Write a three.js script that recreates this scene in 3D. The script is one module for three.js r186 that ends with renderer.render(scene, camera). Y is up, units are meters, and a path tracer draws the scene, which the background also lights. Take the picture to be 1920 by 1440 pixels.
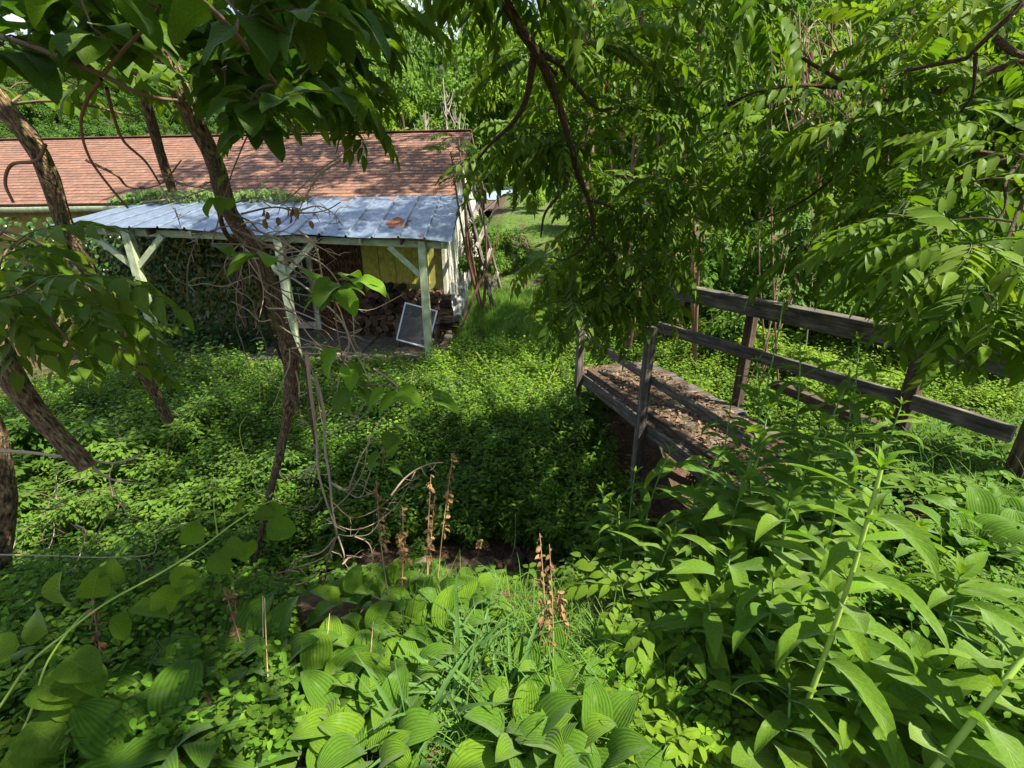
import * as THREE from 'three';
import { RoundedBoxGeometry } from 'three/addons/geometries/RoundedBoxGeometry.js';
import { ImprovedNoise } from 'three/addons/math/ImprovedNoise.js';

// ---------- camera, sky, sun, exposure ----------
const scene = new THREE.Scene();
const EYE = 2.86, PITCH = 20.7 * Math.PI / 180, FOC = 900;      // focal length in pixels of a 1920 x 1440 frame
const camera = new THREE.PerspectiveCamera(2 * Math.atan(720 / FOC) * 180 / Math.PI, 4 / 3, 0.05, 900);
camera.position.set(0, EYE, 0); camera.rotation.x = -PITCH;
const renderer = new THREE.WebGLRenderer({ antialias: true });
renderer.toneMapping = THREE.LinearToneMapping;
renderer.toneMappingExposure = 3.2;
renderer.shadowMap.enabled = true;
const SUN = new THREE.Vector3(0.5, 0.84, 0.2).normalize();
const sun = new THREE.DirectionalLight(new THREE.Color().setRGB(1, 0.93, 0.77), 5);
sun.name = 'sun'; sun.position.copy(SUN).multiplyScalar(60); sun.castShadow = true; sun.shadow.radius = 1.2;
Object.assign(sun.shadow.camera, { left: -40, right: 40, top: 40, bottom: -40, near: 1, far: 160 });
sun.shadow.mapSize.set(4096, 4096);
scene.add(sun, sun.target);

const noise = new ImprovedNoise();
const fbm = (x, y, z = 0, o = 4) => { let s = 0, a = 0.5, f = 1; for (let i = 0; i < o; i++) { s += a * noise.noise(x * f, y * f, z + i * 7.3); a *= 0.5; f *= 2.03; } return s; };
const { clamp, lerp, smoothstep } = THREE.MathUtils;
{
  const w = 1024, h = 512, d = new Float32Array(w * h * 4);
  for (let j = 0; j < h; j++) for (let i = 0; i < w; i++) {
    const el = ((j + 0.5) / h - 0.5) * Math.PI, az = ((i + 0.5) / w - 0.5) * 2 * Math.PI, y = Math.sin(el), c = Math.cos(el);
    const x = Math.cos(az) * c, z = Math.sin(az) * c, t = Math.pow(clamp(y, 0, 1), 0.55);
    let r = lerp(0.82, 0.26, t), g = lerp(0.95, 0.5, t), b = lerp(1.08, 1.02, t);
    const cl = smoothstep(fbm(x * 2.2, y * 4.5, z * 2.2 + 3.1, 6) + 0.06, 0.0, 0.3) * smoothstep(y, 0.0, 0.12);
    r = lerp(r, 1.35, cl); g = lerp(g, 1.36, cl); b = lerp(b, 1.4, cl);
    if (y < 0) { const k = smoothstep(-y, 0, 0.1); r = lerp(r, 0.12, k); g = lerp(g, 0.16, k); b = lerp(b, 0.07, k); }
    d.set([r, g, b, 1], (j * w + i) * 4);
  }
  const sky = new THREE.DataTexture(d, w, h, THREE.RGBAFormat, THREE.FloatType);
  sky.mapping = THREE.EquirectangularReflectionMapping; sky.magFilter = THREE.LinearFilter; sky.needsUpdate = true;
  scene.background = sky; scene.environment = sky; scene.environmentIntensity = 0.35; scene.backgroundIntensity = 0.35;
}

// ---------- helpers ----------
let seed = 12345;
const rnd = () => { seed = (seed + 0x6d2b79f5) | 0; let t = Math.imul(seed ^ (seed >>> 15), 1 | seed); t = (t + Math.imul(t ^ (t >>> 7), 61 | t)) ^ t; return ((t ^ (t >>> 14)) >>> 0) / 4294967296; };
const reseed = (s) => { seed = s * 7919 + 13; };
const R = (a, b) => a + (b - a) * rnd();
const pick = (a) => a[Math.floor(rnd() * a.length)];
const V = (x, y, z) => new THREE.Vector3(x, y, z);
const CP = Math.cos(PITCH), SP = Math.sin(PITCH);
function ray(px, py) { const x = (px - 960) / FOC, y = -(py - 720) / FOC; return V(x, y * CP - SP, -y * SP - CP); }
function W(px, py, D) { const r = ray(px, py), k = D / -r.z; return V(r.x * k, EYE + r.y * k, -D); }       // the place seen at a survey point, D metres ahead
const step = (x, a, b) => smoothstep(x, a, b);
const PROFILE = [[4, 1.3], [-0.6, 1.22], [-1.7, 1.05], [-2.15, 0.75], [-2.9, -0.25], [-3.5, -0.66], [-4.3, -0.68], [-5.1, -0.42], [-6.2, -0.22], [-7.6, -0.16], [-8.6, -0.1], [-12, -0.05], [-20, 0.7], [-40, 2.0], [-90, 3], [-400, 5]];
function prof(z) { for (let i = 1; i < PROFILE.length; i++) { const [a, p] = PROFILE[i - 1], [b, q] = PROFILE[i]; if (z >= b) return lerp(p, q, clamp((a - z) / (a - b), 0, 1)); } return 5; }
function ground(x, z) {
  const shift = step(x, 0.6, 3.4) * 1.9 * (1 - step(-z, 4.5, 8));
  let y = prof(z + shift);
  y = lerp(y, Math.min(y, 0.92), step(x, 1.6, 3.6) * step(-z, 1.2, 3));
  const right = step(x, -1.9, -0.7) * step(-z, 7, 11);
  y += right * (0.62 + 0.35 * step(-z, 10, 16) + 0.5 * step(-z, 16, 30));
  y += step(x, 6, 30) * step(-z, 6, 20) * 7;
  y += fbm(x * 0.9, z * 0.9, 1.7, 3) * 0.16 * (1 - 0.6 * step(-z, 12, 20));
  if (x > -14.2 && x < -1 && z < -8.6 && z > -18.5) y = Math.min(y, -0.12);
  return y;
}
function onGround(px, py) {                                     // where the sight line meets the terrain
  const r = ray(px, py); let t = 0.3;
  for (let i = 0; i < 900; i++) { const x = r.x * t, y = EYE + r.y * t, z = r.z * t; if (y < ground(x, z)) return V(x, ground(x, z), z); t += 0.01 + t * 0.006; }
  return V(r.x * t, EYE + r.y * t, r.z * t);
}
const used = new Map();
const numbered = (n) => { const k = used.get(n) ?? 0; used.set(n, k + 1); return k ? n + '_' + String(k).padStart(3, '0') : n; };
function tag(o, label, category, group, kind) { o.userData.label = label; if (category) o.userData.category = category; if (group) o.userData.group = group; if (kind) o.userData.kind = kind; return o; }
function thing(name, label, category, pos = V(0, 0, 0), group) { const o = new THREE.Group(); o.name = numbered(name); o.position.copy(pos); scene.add(o); return tag(o, label, category, group); }
function mesh(name, geo, mat, parent) { const m = new THREE.Mesh(geo, mat); m.name = name; m.castShadow = m.receiveShadow = true; parent.add(m); return m; }
function top(name, geo, mat, label, category, group) { return tag(mesh(numbered(name), geo, mat, scene), label, category, group); }
function struct(name, geo, mat, label) { const m = mesh(numbered(name), geo, mat, scene); m.userData.kind = 'structure'; m.userData.label = label; return m; }
function geom(pos, uv, idx, col) {
  const g = new THREE.BufferGeometry();
  g.setAttribute('position', new THREE.Float32BufferAttribute(pos, 3)); if (uv) g.setAttribute('uv', new THREE.Float32BufferAttribute(uv, 2));
  if (col) g.setAttribute('color', new THREE.Float32BufferAttribute(col, 3)); g.setIndex(idx); g.computeVertexNormals(); return g;
}
class MB {                                                       // joins small pieces into one mesh
  constructor() { this.p = []; this.n = []; this.u = []; this.c = []; this.i = []; }
  add(g, m, col = [1, 1, 1]) {
    const P = g.attributes.position.array, N = g.attributes.normal.array, U = g.attributes.uv?.array, C = g.attributes.color?.array, e = m.elements, base = this.p.length / 3, n = P.length / 3;
    for (let k = 0; k < n; k++) {
      const x = P[3 * k], y = P[3 * k + 1], z = P[3 * k + 2], a = N[3 * k], b = N[3 * k + 1], c = N[3 * k + 2];
      this.p.push(e[0] * x + e[4] * y + e[8] * z + e[12], e[1] * x + e[5] * y + e[9] * z + e[13], e[2] * x + e[6] * y + e[10] * z + e[14]);
      this.n.push(e[0] * a + e[4] * b + e[8] * c, e[1] * a + e[5] * b + e[9] * c, e[2] * a + e[6] * b + e[10] * c);
      this.u.push(U ? U[2 * k] : 0, U ? U[2 * k + 1] : 0);
      this.c.push(col[0] * (C ? C[3 * k] : 1), col[1] * (C ? C[3 * k + 1] : 1), col[2] * (C ? C[3 * k + 2] : 1));
    }
    if (g.index) for (const k of g.index.array) this.i.push(base + k); else for (let k = 0; k < n; k++) this.i.push(base + k);
    return this;
  }
  geo() {
    const g = new THREE.BufferGeometry(), f = (a, s) => new THREE.Float32BufferAttribute(a, s);
    g.setAttribute('position', f(this.p, 3)); g.setAttribute('normal', f(this.n, 3)); g.setAttribute('uv', f(this.u, 2)); g.setAttribute('color', f(this.c, 3)); g.setIndex(this.i);
    g.attributes.normal.array.forEach((_, i, a) => { if (i % 3 === 0) { const l = Math.hypot(a[i], a[i + 1], a[i + 2]) || 1; a[i] /= l; a[i + 1] /= l; a[i + 2] /= l; } });
    return g;
  }
}
const ID = new THREE.Matrix4();
const _x = V(), _y = V(), _z = V();
function basis(pos, dir, roll = 0, s = 1, up = V(0, 1, 0)) {      // local +Z along dir, +Y towards up
  _z.copy(dir).normalize(); _x.crossVectors(up, _z); if (_x.lengthSq() < 1e-5) _x.set(1, 0, 0); _x.normalize(); _y.crossVectors(_z, _x);
  const m = new THREE.Matrix4().makeBasis(_x, _y, _z); if (roll) m.multiply(new THREE.Matrix4().makeRotationZ(roll));
  m.scale(V(s, s, s)); m.setPosition(pos); return m;
}
function sample(pts, n) { return new THREE.CatmullRomCurve3(pts, false, 'centripetal').getSpacedPoints(n); }
function tubeGeo(points, r0, r1, sides = 6, n = 12, bump = 0, cap = false) {
  const P = points.length > 2 || n > 1 ? sample(points, n) : points, rad = typeof r0 === 'function' ? r0 : (t) => lerp(r0, r1, t);
  const pos = [], uv = [], idx = []; let nrm = V(0, 0, 1), len = 0;
  for (let i = 0; i < P.length; i++) {
    const t = i / (P.length - 1), tan = V().subVectors(P[Math.min(i + 1, P.length - 1)], P[Math.max(i - 1, 0)]).normalize();
    if (i === 0) { nrm = Math.abs(tan.y) < 0.9 ? V(0, 1, 0) : V(1, 0, 0); } else len += P[i].distanceTo(P[i - 1]);
    nrm.addScaledVector(tan, -nrm.dot(tan)).normalize(); const bin = V().crossVectors(tan, nrm);
    for (let k = 0; k <= sides; k++) {
      const a = (k % sides) / sides * Math.PI * 2; let r = rad(t);
      if (bump) r *= 1 + bump * fbm(P[i].x * 9 + Math.cos(a) * 1.2, P[i].y * 9 + Math.sin(a) * 1.2, P[i].z * 9, 2) * 2;
      pos.push(P[i].x + (nrm.x * Math.cos(a) + bin.x * Math.sin(a)) * r, P[i].y + (nrm.y * Math.cos(a) + bin.y * Math.sin(a)) * r, P[i].z + (nrm.z * Math.cos(a) + bin.z * Math.sin(a)) * r);
      uv.push(k / sides, len / Math.max(0.02, 6.28 * rad(0)));
    }
  }
  const s = sides + 1;
  for (let i = 0; i < P.length - 1; i++) for (let k = 0; k < sides; k++) { const a = i * s + k, b = a + 1, c = a + s, d = c + 1; idx.push(a, b, c, b, d, c); }
  if (cap) { const b = pos.length / 3, e = P[P.length - 1], o = (P.length - 1) * s; pos.push(e.x, e.y, e.z); uv.push(0, 0); for (let k = 0; k < sides; k++) idx.push(o + k, o + k + 1, b); }
  return geom(pos, uv, idx);
}
function metric(g, k = 1, along = null) {                        // uv in metres, v along the longest side
  g.computeBoundingBox(); const s = g.boundingBox.getSize(V()), ax = along ?? (s.x >= s.y && s.x >= s.z ? 0 : s.y >= s.z ? 1 : 2), P = g.attributes.position, N = g.attributes.normal, uv = [];
  const o = [R(0, 3), R(0, 3)];
  for (let i = 0; i < P.count; i++) {
    const p = [P.getX(i), P.getY(i), P.getZ(i)], n = [Math.abs(N.getX(i)), Math.abs(N.getY(i)), Math.abs(N.getZ(i))], d = n.indexOf(Math.max(...n));
    let [a, b] = [0, 1, 2].filter((q) => q !== d); if (a === ax) [a, b] = [b, a];
    uv.push(p[a] * k + o[0], p[b] * k + o[1]);
  }
  g.setAttribute('uv', new THREE.Float32BufferAttribute(uv, 2)); return g;
}
const rbox = (w, h, d, r = 0.006) => metric(new RoundedBoxGeometry(w, h, d, 1, Math.min(r, w / 3, h / 3, d / 3)));
function beamGeo(A, B, w, h, r = 0.006, roll = 0) {              // squared timber from A to B
  const d = V().subVectors(B, A), g = rbox(w, h, d.length(), r);
  return g.applyMatrix4(basis(V().addVectors(A, B).multiplyScalar(0.5), d, roll));
}

// ---------- textures ----------
function tex(w, h, f, srgb = true) {
  const d = new Uint8Array(w * h * 4);
  for (let j = 0; j < h; j++) for (let i = 0; i < w; i++) { const c = f(i / w, j / h, i, j), o = (j * w + i) * 4; d[o] = clamp(c[0], 0, 1) * 255; d[o + 1] = clamp(c[1], 0, 1) * 255; d[o + 2] = clamp(c[2], 0, 1) * 255; d[o + 3] = 255; }
  const t = new THREE.DataTexture(d, w, h); t.wrapS = t.wrapT = THREE.RepeatWrapping; t.magFilter = THREE.LinearFilter; t.minFilter = THREE.LinearMipmapLinearFilter; t.generateMipmaps = true;
  if (srgb) t.colorSpace = THREE.SRGBColorSpace; t.needsUpdate = true; return t;
}
const tile2 = (u, v, fu, fv, s, o = 4) => { const f = (a, b) => fbm(a * fu + s * 3.7, b * fv + s * 1.9, s, o); return ((1 - u) * (1 - v) * f(u, v) + u * (1 - v) * f(u - 1, v) + (1 - u) * v * f(u, v - 1) + u * v * f(u - 1, v - 1)) * 1.25; };
const tile = (u, v, f, s, o) => tile2(u, v, f, f, s, o);
const g3 = (v) => [v, v, v];
// leaf blades: u across, v from base to tip
const pinnateH = (u, v, n, sw) => { const d = Math.abs(u - 0.5) * 2, s = (v - d * sw) * n, k = Math.abs(s - Math.round(s)); return Math.max(Math.exp(-d * d * 900) * 1, Math.exp(-k * k * 160) * (1 - d * 0.55) * 0.75); };
const leafTex = tex(128, 256, (u, v) => { const k = pinnateH(u, v, 9, 0.2), m = fbm(u * 14, v * 28, 2, 3) * 0.16, e = 0.86 + m; return [e + k * 0.12, e + k * 0.1, e + k * 0.14]; });
const leafBump = tex(128, 256, (u, v) => g3(0.75 - pinnateH(u, v, 9, 0.2) * 0.55 + fbm(u * 10, v * 20, 5, 3) * 0.25), false);
const hostaVein = (u, v) => { const d = (u - 0.5) * 2, q = d / Math.pow(Math.max(0.04, 4 * (v + 0.02) * (1.02 - v)), 0.12) * 5; return Math.abs(q - Math.round(q)); };
const hostaTex = tex(256, 256, (u, v) => { const k = Math.exp(-Math.pow(hostaVein(u, v), 2) * 40), m = fbm(u * 12, v * 12, 8, 3) * 0.12, e = 0.92 + m - k * 0.14; return [e, e, e * 0.96]; });
const hostaBump = tex(256, 256, (u, v) => g3(Math.pow(Math.min(1, hostaVein(u, v) * 2), 0.8)), false);
const barkTex = tex(256, 512, (u, v) => { const r = tile2(u, v, 26, 9.1, 2, 5), q = tile(u, v, 9, 7, 4), l = smoothstep(tile(u, v, 11, 11, 5), 0.02, 0.2), b = 0.4 + r * 0.8 + q * 0.22; return [lerp(b, 0.56, l * 0.6), lerp(b * 0.85, 0.56, l * 0.6), lerp(b * 0.68, 0.42, l * 0.6)]; });
const barkBump = tex(256, 512, (u, v) => g3(0.5 + tile2(u, v, 26, 9.1, 2, 5) * 1.3 + tile(u, v, 40, 4, 2) * 0.3), false);
const grain = (u, v) => tile2(u, v, 34, 2.72, 3, 5) + 0.4 * tile2(u, v, 60, 18, 9, 2);
const woodTex = tex(256, 512, (u, v) => { const g = grain(u, v), s = tile(u, v, 6, 5, 4), b = 0.62 + g * 0.7 + s * 0.35; return [b, b * 0.97, b * 0.92]; });
const woodBump = tex(256, 512, (u, v) => g3(0.5 + grain(u, v) * 1.2), false);
const plyTex = tex(512, 512, (u, v) => { const g = tile2(u, v, 60, 6, 3, 5), s = smoothstep(tile2(u, v, 46, 8.28, 8, 4) + 0.05, -0.05, 0.16); const c = 0.5 + g * 0.9; return [lerp(0.2, 0.66, s) * (0.7 + c * 0.5), lerp(0.12, 0.5, s) * (0.7 + c * 0.5), lerp(0.07, 0.3, s) * (0.7 + c * 0.5)]; });
const grimeTex = tex(512, 512, (u, v) => { const a = tile2(u, v, 18, 5.4, 6, 5), b = tile(u, v, 8, 2, 5), k = 0.88 + a * 0.28 + b * 0.3; return [k, k * 0.99, k * 0.95]; });
const dirtTex = tex(512, 512, (u, v) => { const a = tile(u, v, 10, 1, 6), b = tile(u, v, 60, 6, 3), k = 0.62 + a * 0.6 + b * 0.5; return [k, k * 0.94, k * 0.88]; });
const dirtBump = tex(512, 512, (u, v) => g3(0.5 + tile(u, v, 30, 4, 5)), false);
const shingleTex = tex(256, 256, (u, v) => { const a = tile(u, v, 70, 1, 3), b = tile(u, v, 8, 6, 4), k = 0.85 + a * 0.5 + b * 0.3; return [k, k * 0.98, k * 0.96]; });

// ---------- materials ----------
const rgb = (r, g, b) => new THREE.Color().setRGB(r, g, b);
const mat = (c, rough = 0.85, o = {}) => new THREE.MeshStandardMaterial({ color: rgb(...c), roughness: rough, side: THREE.DoubleSide, ...o });
const leafMat = (c, o = {}) => new THREE.MeshPhysicalMaterial({ color: rgb(...c), roughness: 0.93, transmission: 0.58, thickness: 0, clearcoat: 0.08, clearcoatRoughness: 0.32, specularIntensity: 0.22, side: THREE.DoubleSide, vertexColors: true, map: leafTex, ...o });
const L_WALNUT = [leafMat([0.14, 0.26, 0.0084]), leafMat([0.11, 0.225, 0.0072]), leafMat([0.18, 0.3, 0.0084])];
const L_BROAD = [leafMat([0.095, 0.215, 0.0084], { bumpMap: leafBump, bumpScale: 0.0016 }), leafMat([0.13, 0.25, 0.0084], { bumpMap: leafBump, bumpScale: 0.0016 }), leafMat([0.07, 0.17, 0.0096], { bumpMap: leafBump, bumpScale: 0.0016 })];
const L_IRON = [leafMat([0.15, 0.3, 0.0120], { bumpMap: leafBump, bumpScale: 0.002 }), leafMat([0.115, 0.255, 0.0108], { bumpMap: leafBump, bumpScale: 0.002 }), leafMat([0.19, 0.34, 0.0120], { bumpMap: leafBump, bumpScale: 0.002 })];
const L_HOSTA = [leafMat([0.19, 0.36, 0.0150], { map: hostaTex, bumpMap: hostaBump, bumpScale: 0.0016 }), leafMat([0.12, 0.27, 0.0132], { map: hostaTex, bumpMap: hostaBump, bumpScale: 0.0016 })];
const L_COVER = leafMat([0.1, 0.215, 0.0096], { map: null });
const L_COVER2 = leafMat([0.165, 0.29, 0.0108], { map: null });
const L_GRASS = leafMat([0.15, 0.3, 0.035], { map: null, clearcoat: 0.1 });
const L_BLADE = leafMat([0.12, 0.25, 0.05], { map: null, clearcoat: 0.25 });
const L_IVY = leafMat([0.045, 0.115, 0.0132], { clearcoat: 0.6, clearcoatRoughness: 0.3, transmission: 0.2 });
const L_CREEPER = leafMat([0.22, 0.37, 0.09]);
const L_YOUNG = leafMat([0.2, 0.4, 0.0120]);
const L_FAR = leafMat([0.125, 0.235, 0.02], { map: null, clearcoat: 0.1 });
const L_DEAD = leafMat([0.2, 0.125, 0.062], { map: null, transmission: 0.15, clearcoat: 0 });
const BARK = mat([0.8, 0.7, 0.54], 0.95, { map: barkTex, bumpMap: barkBump, bumpScale: 0.012 });
const BARK2 = mat([0.42, 0.32, 0.22], 0.95, { map: barkTex, bumpMap: barkBump, bumpScale: 0.006 });
const TWIG = mat([0.15, 0.1, 0.06], 0.9), TWIG_DEAD = mat([0.32, 0.25, 0.17], 0.95), TWIG_RED = mat([0.17, 0.085, 0.05], 0.9);
const STEM = mat([0.13, 0.25, 0.05], 0.7), STEM_Y = mat([0.24, 0.36, 0.05], 0.65), STRAW = mat([0.42, 0.3, 0.15], 0.9);
const GREYWOOD = mat([0.2, 0.185, 0.165], 0.92, { map: woodTex, bumpMap: woodBump, bumpScale: 0.004 });
const GREYWOOD2 = mat([0.27, 0.245, 0.215], 0.92, { map: woodTex, bumpMap: woodBump, bumpScale: 0.004 });
const BROWNWOOD = mat([0.155, 0.1, 0.072], 0.92, { map: woodTex, bumpMap: woodBump, bumpScale: 0.004 });
const CUTWOOD = mat([0.5, 0.3, 0.13], 0.9, { map: woodTex });
// ---------- ground ----------
const DIRT = mat([0.15, 0.092, 0.052], 0.96, { map: dirtTex, bumpMap: dirtBump, bumpScale: 0.03 });
const LAWN = mat([0.16, 0.27, 0.045], 0.95, { map: dirtTex, bumpMap: dirtBump, bumpScale: 0.03 });
const GRAVEL = mat([0.5, 0.46, 0.4], 0.95, { map: dirtTex, bumpMap: dirtBump, bumpScale: 0.02 });
function sheet(xs, zs, lift, f = ground) {
  const pos = [], uv = [], idx = [], n = xs.length;
  for (const z of zs) for (const x of xs) { pos.push(x, f(x, z) + lift, z); uv.push(x * 0.6, z * 0.6); }
  for (let j = 0; j < zs.length - 1; j++) for (let i = 0; i < n - 1; i++) { const a = j * n + i; idx.push(a, a + 1, a + n, a + 1, a + n + 1, a + n); }
  return geom(pos, uv, idx);
}
const span = (a, b, s) => { const o = []; for (let v = a; v < b; v += s) o.push(v); o.push(b); return o; };
{
  const xs = [-260, -120, -60, -30, ...span(-16, 14, 0.16), 20, 30, 60, 120, 260], zs = [14, 9, 6, ...span(-16, 4, 0.16).reverse(), -20, -26, -34, -45, -60, -90, -140, -220, -330];
  struct('ground', sheet(xs, zs.map((z) => z), 0), DIRT, 'brown soil of the creek banks under the plants');
  struct('lawn', sheet(span(-1.2, 30, 0.8), span(-42, -10.5, 0.8).reverse(), 0.012), LAWN, 'sunlit mown lawn beyond the end of the house');
  struct('gravel_road', sheet(span(-4, 30, 1.5), span(-47, -36, 1).reverse(), 0.05), GRAVEL, 'pale gravel road beyond the lawn');
}
{
  // wooded hills far behind the house
  const pos = [], uv = [], idx = [], n = 90, rows = 14;
  for (let j = 0; j <= rows; j++) for (let i = 0; i <= n; i++) {
    const a = lerp(-1.25, 1.25, i / n), d = lerp(150, 330, j / rows), x = Math.sin(a) * d, z = -Math.cos(a) * d, t = j / rows;
    pos.push(x, 3 + Math.sin(t * Math.PI * 0.5) * (58 + 26 * fbm(a * 2.2, 0.5, 2, 3) * 2) + fbm(x * 0.03, z * 0.03, 5, 3) * 9, z); uv.push(x * 0.1, z * 0.1);
  }
  for (let j = 0; j < rows; j++) for (let i = 0; i < n; i++) { const a = j * (n + 1) + i; idx.push(a, a + 1, a + n + 1, a + 1, a + n + 2, a + n + 1); }
  struct('hills', geom(pos, uv, idx), mat([0.04, 0.075, 0.025], 1, { map: dirtTex }), 'wooded hills far behind the house');
  globalThis.hillY = (a, d) => { const t = clamp((d - 150) / 180, 0, 1), x = Math.sin(a) * d, z = -Math.cos(a) * d; return 3 + Math.sin(t * Math.PI * 0.5) * (58 + 26 * fbm(a * 2.2, 0.5, 2, 3) * 2) + fbm(x * 0.03, z * 0.03, 5, 3) * 9; };
}

// ---------- house ----------
reseed(1);
const PAINT = mat([0.5, 0.48, 0.07], 0.8, { map: grimeTex }), PAINT2 = mat([0.45, 0.42, 0.11], 0.8, { map: grimeTex }), PALE = mat([0.66, 0.66, 0.58], 0.75, { map: grimeTex }), GREENWHITE = mat([0.42, 0.5, 0.33], 0.7, { map: grimeTex });
const WHITE = mat([0.72, 0.72, 0.7], 0.7, { map: grimeTex }), DARK = mat([0.02, 0.02, 0.02], 0.8), PLY = mat([0.42, 0.36, 0.28], 0.9, { map: plyTex, bumpMap: woodBump, bumpScale: 0.004 });
const CONCRETE = mat([0.34, 0.31, 0.26], 0.95, { map: dirtTex, bumpMap: dirtBump, bumpScale: 0.01 }), BRICK = mat([0.33, 0.12, 0.06], 0.9, { map: grimeTex });
const house = thing('house', 'low yellow house with brown shingle roof behind the metal porch roof', 'house', V(-1.5, 0, -11.2));
house.rotation.set(0, -0.045, 0.012);
const at = (g, x, y, z) => g.translate(x, y, z);
{
  const part = (name, w, h, d, x, y, z, m) => mesh(name, at(rbox(w, h, d, 0.008), x, y, z), m, house);
  part('front_wall', 9.9, 3.25, 0.16, -8.95, 1.4, -0.08, PAINT2);
  part('front_wall', 3.1, 3.25, 0.16, -1.55, 1.4, -0.08, PAINT2);
  part('door_header', 0.9, 1.0, 0.16, -3.55, 2.53, -0.08, PAINT2);
  part('back_wall', 13.9, 3.25, 0.16, -6.95, 1.4, -6.9, PAINT2);
  part('floor', 13.8, 0.1, 6.7, -6.95, -0.2, -3.5, DARK);
  part('side_wall', 0.16, 3.25, 6.6, -13.82, 1.4, -3.5, PAINT2);
  // gable end on the right: lapped boards up to the eave, then the triangle
  const gable = mesh('gable_wall', (() => { const s = new THREE.Shape([[0.02, -0.3], [6.98, -0.3], [6.98, 3.02], [3.5, 4.6], [0.02, 3.02]].map((p) => new THREE.Vector2(...p))); const g = new THREE.ExtrudeGeometry(s, { depth: 0.12, bevelEnabled: false }); g.rotateY(Math.PI / 2); return metric(g.translate(-0.13, 0, 0)); })(), WHITE, house);
  for (let k = 0; k < 16; k++) { const b = mesh('siding_board', at(rbox(0.022, 0.2, 6.96, 0.004), 0.006, -0.2 + k * 0.205, -3.5), WHITE, gable); b.rotation.z = 0; }
  part('corner_board', 0.09, 3.2, 0.09, -0.02, 1.4, 0.02, PALE);
  part('wall_panel', 1.16, 2.7, 0.03, -2.5, 1.25, 0.017, PLY);
  for (let k = 0; k < 4; k++) part('wall_board', 0.372, 1.75, 0.025, -1.72 + k * 0.384, 1.98 - (k === 0 ? 0.15 : 0), 0.016, PAINT);
  part('porch_light', 0.17, 0.22, 0.09, -1.28, 2.45, 0.075, DARK);
  part('junction_box', 0.09, 0.1, 0.05, -1.95, 2.72, 0.06, DARK);
  // door
  const frame = part('door_frame', 0.09, 2.15, 0.2, -3.97, 0.95, -0.02, PALE); mesh('jamb', at(rbox(0.09, 2.15, 0.2), -3.12, 0.95, -0.02), PALE, frame); mesh('lintel', at(rbox(0.94, 0.09, 0.2), -3.545, 2.07, -0.02), PALE, frame);
  const door = new THREE.Group(); door.name = 'screen_door'; house.add(door);
  for (const x of [-3.88, -3.22]) mesh('stile', at(rbox(0.08, 2.0, 0.035), x, 0.96, -0.06), x < -3.5 ? PALE : GREENWHITE, door);
  for (const [y, h] of [[0.12, 0.16], [1.0, 0.07], [1.28, 0.06], [1.92, 0.1]]) mesh('rail', at(rbox(0.6, h, 0.035), -3.55, y, -0.06), PALE, door);
  mesh('screen', at(rbox(0.6, 1.9, 0.004, 0.001), -3.55, 0.96, -0.06), mat([0.03, 0.03, 0.03], 0.9), door);
  // roof: lapped courses of brown shingle
  const roof = mesh('roof', (() => { const s = new THREE.Shape([[-0.36, 2.92], [3.5, 4.66], [7.36, 2.92], [7.36, 2.82], [3.5, 4.54], [-0.36, 2.82]].map((p) => new THREE.Vector2(...p))); const g = new THREE.ExtrudeGeometry(s, { depth: 14.5, bevelEnabled: false }); g.rotateY(Math.PI / 2); return metric(g.translate(-14.2, 0, 0)); })(), mat([0.12, 0.07, 0.05], 0.95), house);
  const SH = new THREE.MeshStandardMaterial({ color: rgb(0.22, 0.115, 0.078), roughness: 0.95, map: shingleTex, vertexColors: true });
  const slope = Math.atan2(1.74, 3.86), len = Math.hypot(1.74, 3.86), nC = 25, e = len / nC;
  for (let k = 0; k < nC; k++) {
    const mb = new MB(); let x = -14.25 + (k % 2) * 0.15 - R(0, 0.05);
    while (x < 0.28) {
      const w = Math.min(R(0.27, 0.33), 0.34 - x), g = new THREE.BoxGeometry(w - 0.012, 0.024, e * 1.3), t = 1 + R(-0.18, 0.18), m = new THREE.Matrix4().makeTranslation(x + w / 2, 2.92 + 0.014 + (k + 0.5) * e * Math.sin(slope) + R(0, 0.004), 0.37 - (k + 0.5) * e * Math.cos(slope));
      m.multiply(new THREE.Matrix4().makeRotationX(slope - 0.06 + R(-0.006, 0.006)));
      const warm = R(-0.06, 0.06); mb.add(metric(g, 1.2), m, [t * (1 + warm), t, t * (1 - warm)]); x += w;
    }
    mesh('shingle_course', mb.geo(), SH, roof);
  }
  mesh('ridge_cap', at(rbox(14.5, 0.025, 0.24, 0.01), -6.95, 4.705, -3.5), mat([0.22, 0.115, 0.078], 0.95, { map: shingleTex }), roof);
  // gutter along the eave: a bent trough, and the loose strip of flashing above the porch
  const trough = (x0, x1, m, name, jit = 0) => {
    const prof2 = [[0.0, 0.0], [0.0, -0.09], [0.03, -0.115], [0.09, -0.115], [0.12, -0.08], [0.12, -0.012], [0.108, -0.004]], pos = [], uv = [], idx = [], N = 28;
    for (let i = 0; i <= N; i++) { const x = lerp(x0, x1, i / N), j = jit * fbm(x * 1.3, 2, 3, 3); prof2.forEach(([z, y], k) => { pos.push(x, y + 2.88 + j, z + 0.37 + j * 0.4); uv.push(x, k * 0.06); }); }
    const q = prof2.length; for (let i = 0; i < N; i++) for (let k = 0; k < q - 1; k++) { const a = i * q + k; idx.push(a, a + 1, a + q, a + 1, a + q + 1, a + q); }
    mesh(name, geom(pos, uv, idx), m, house);
  };
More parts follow.
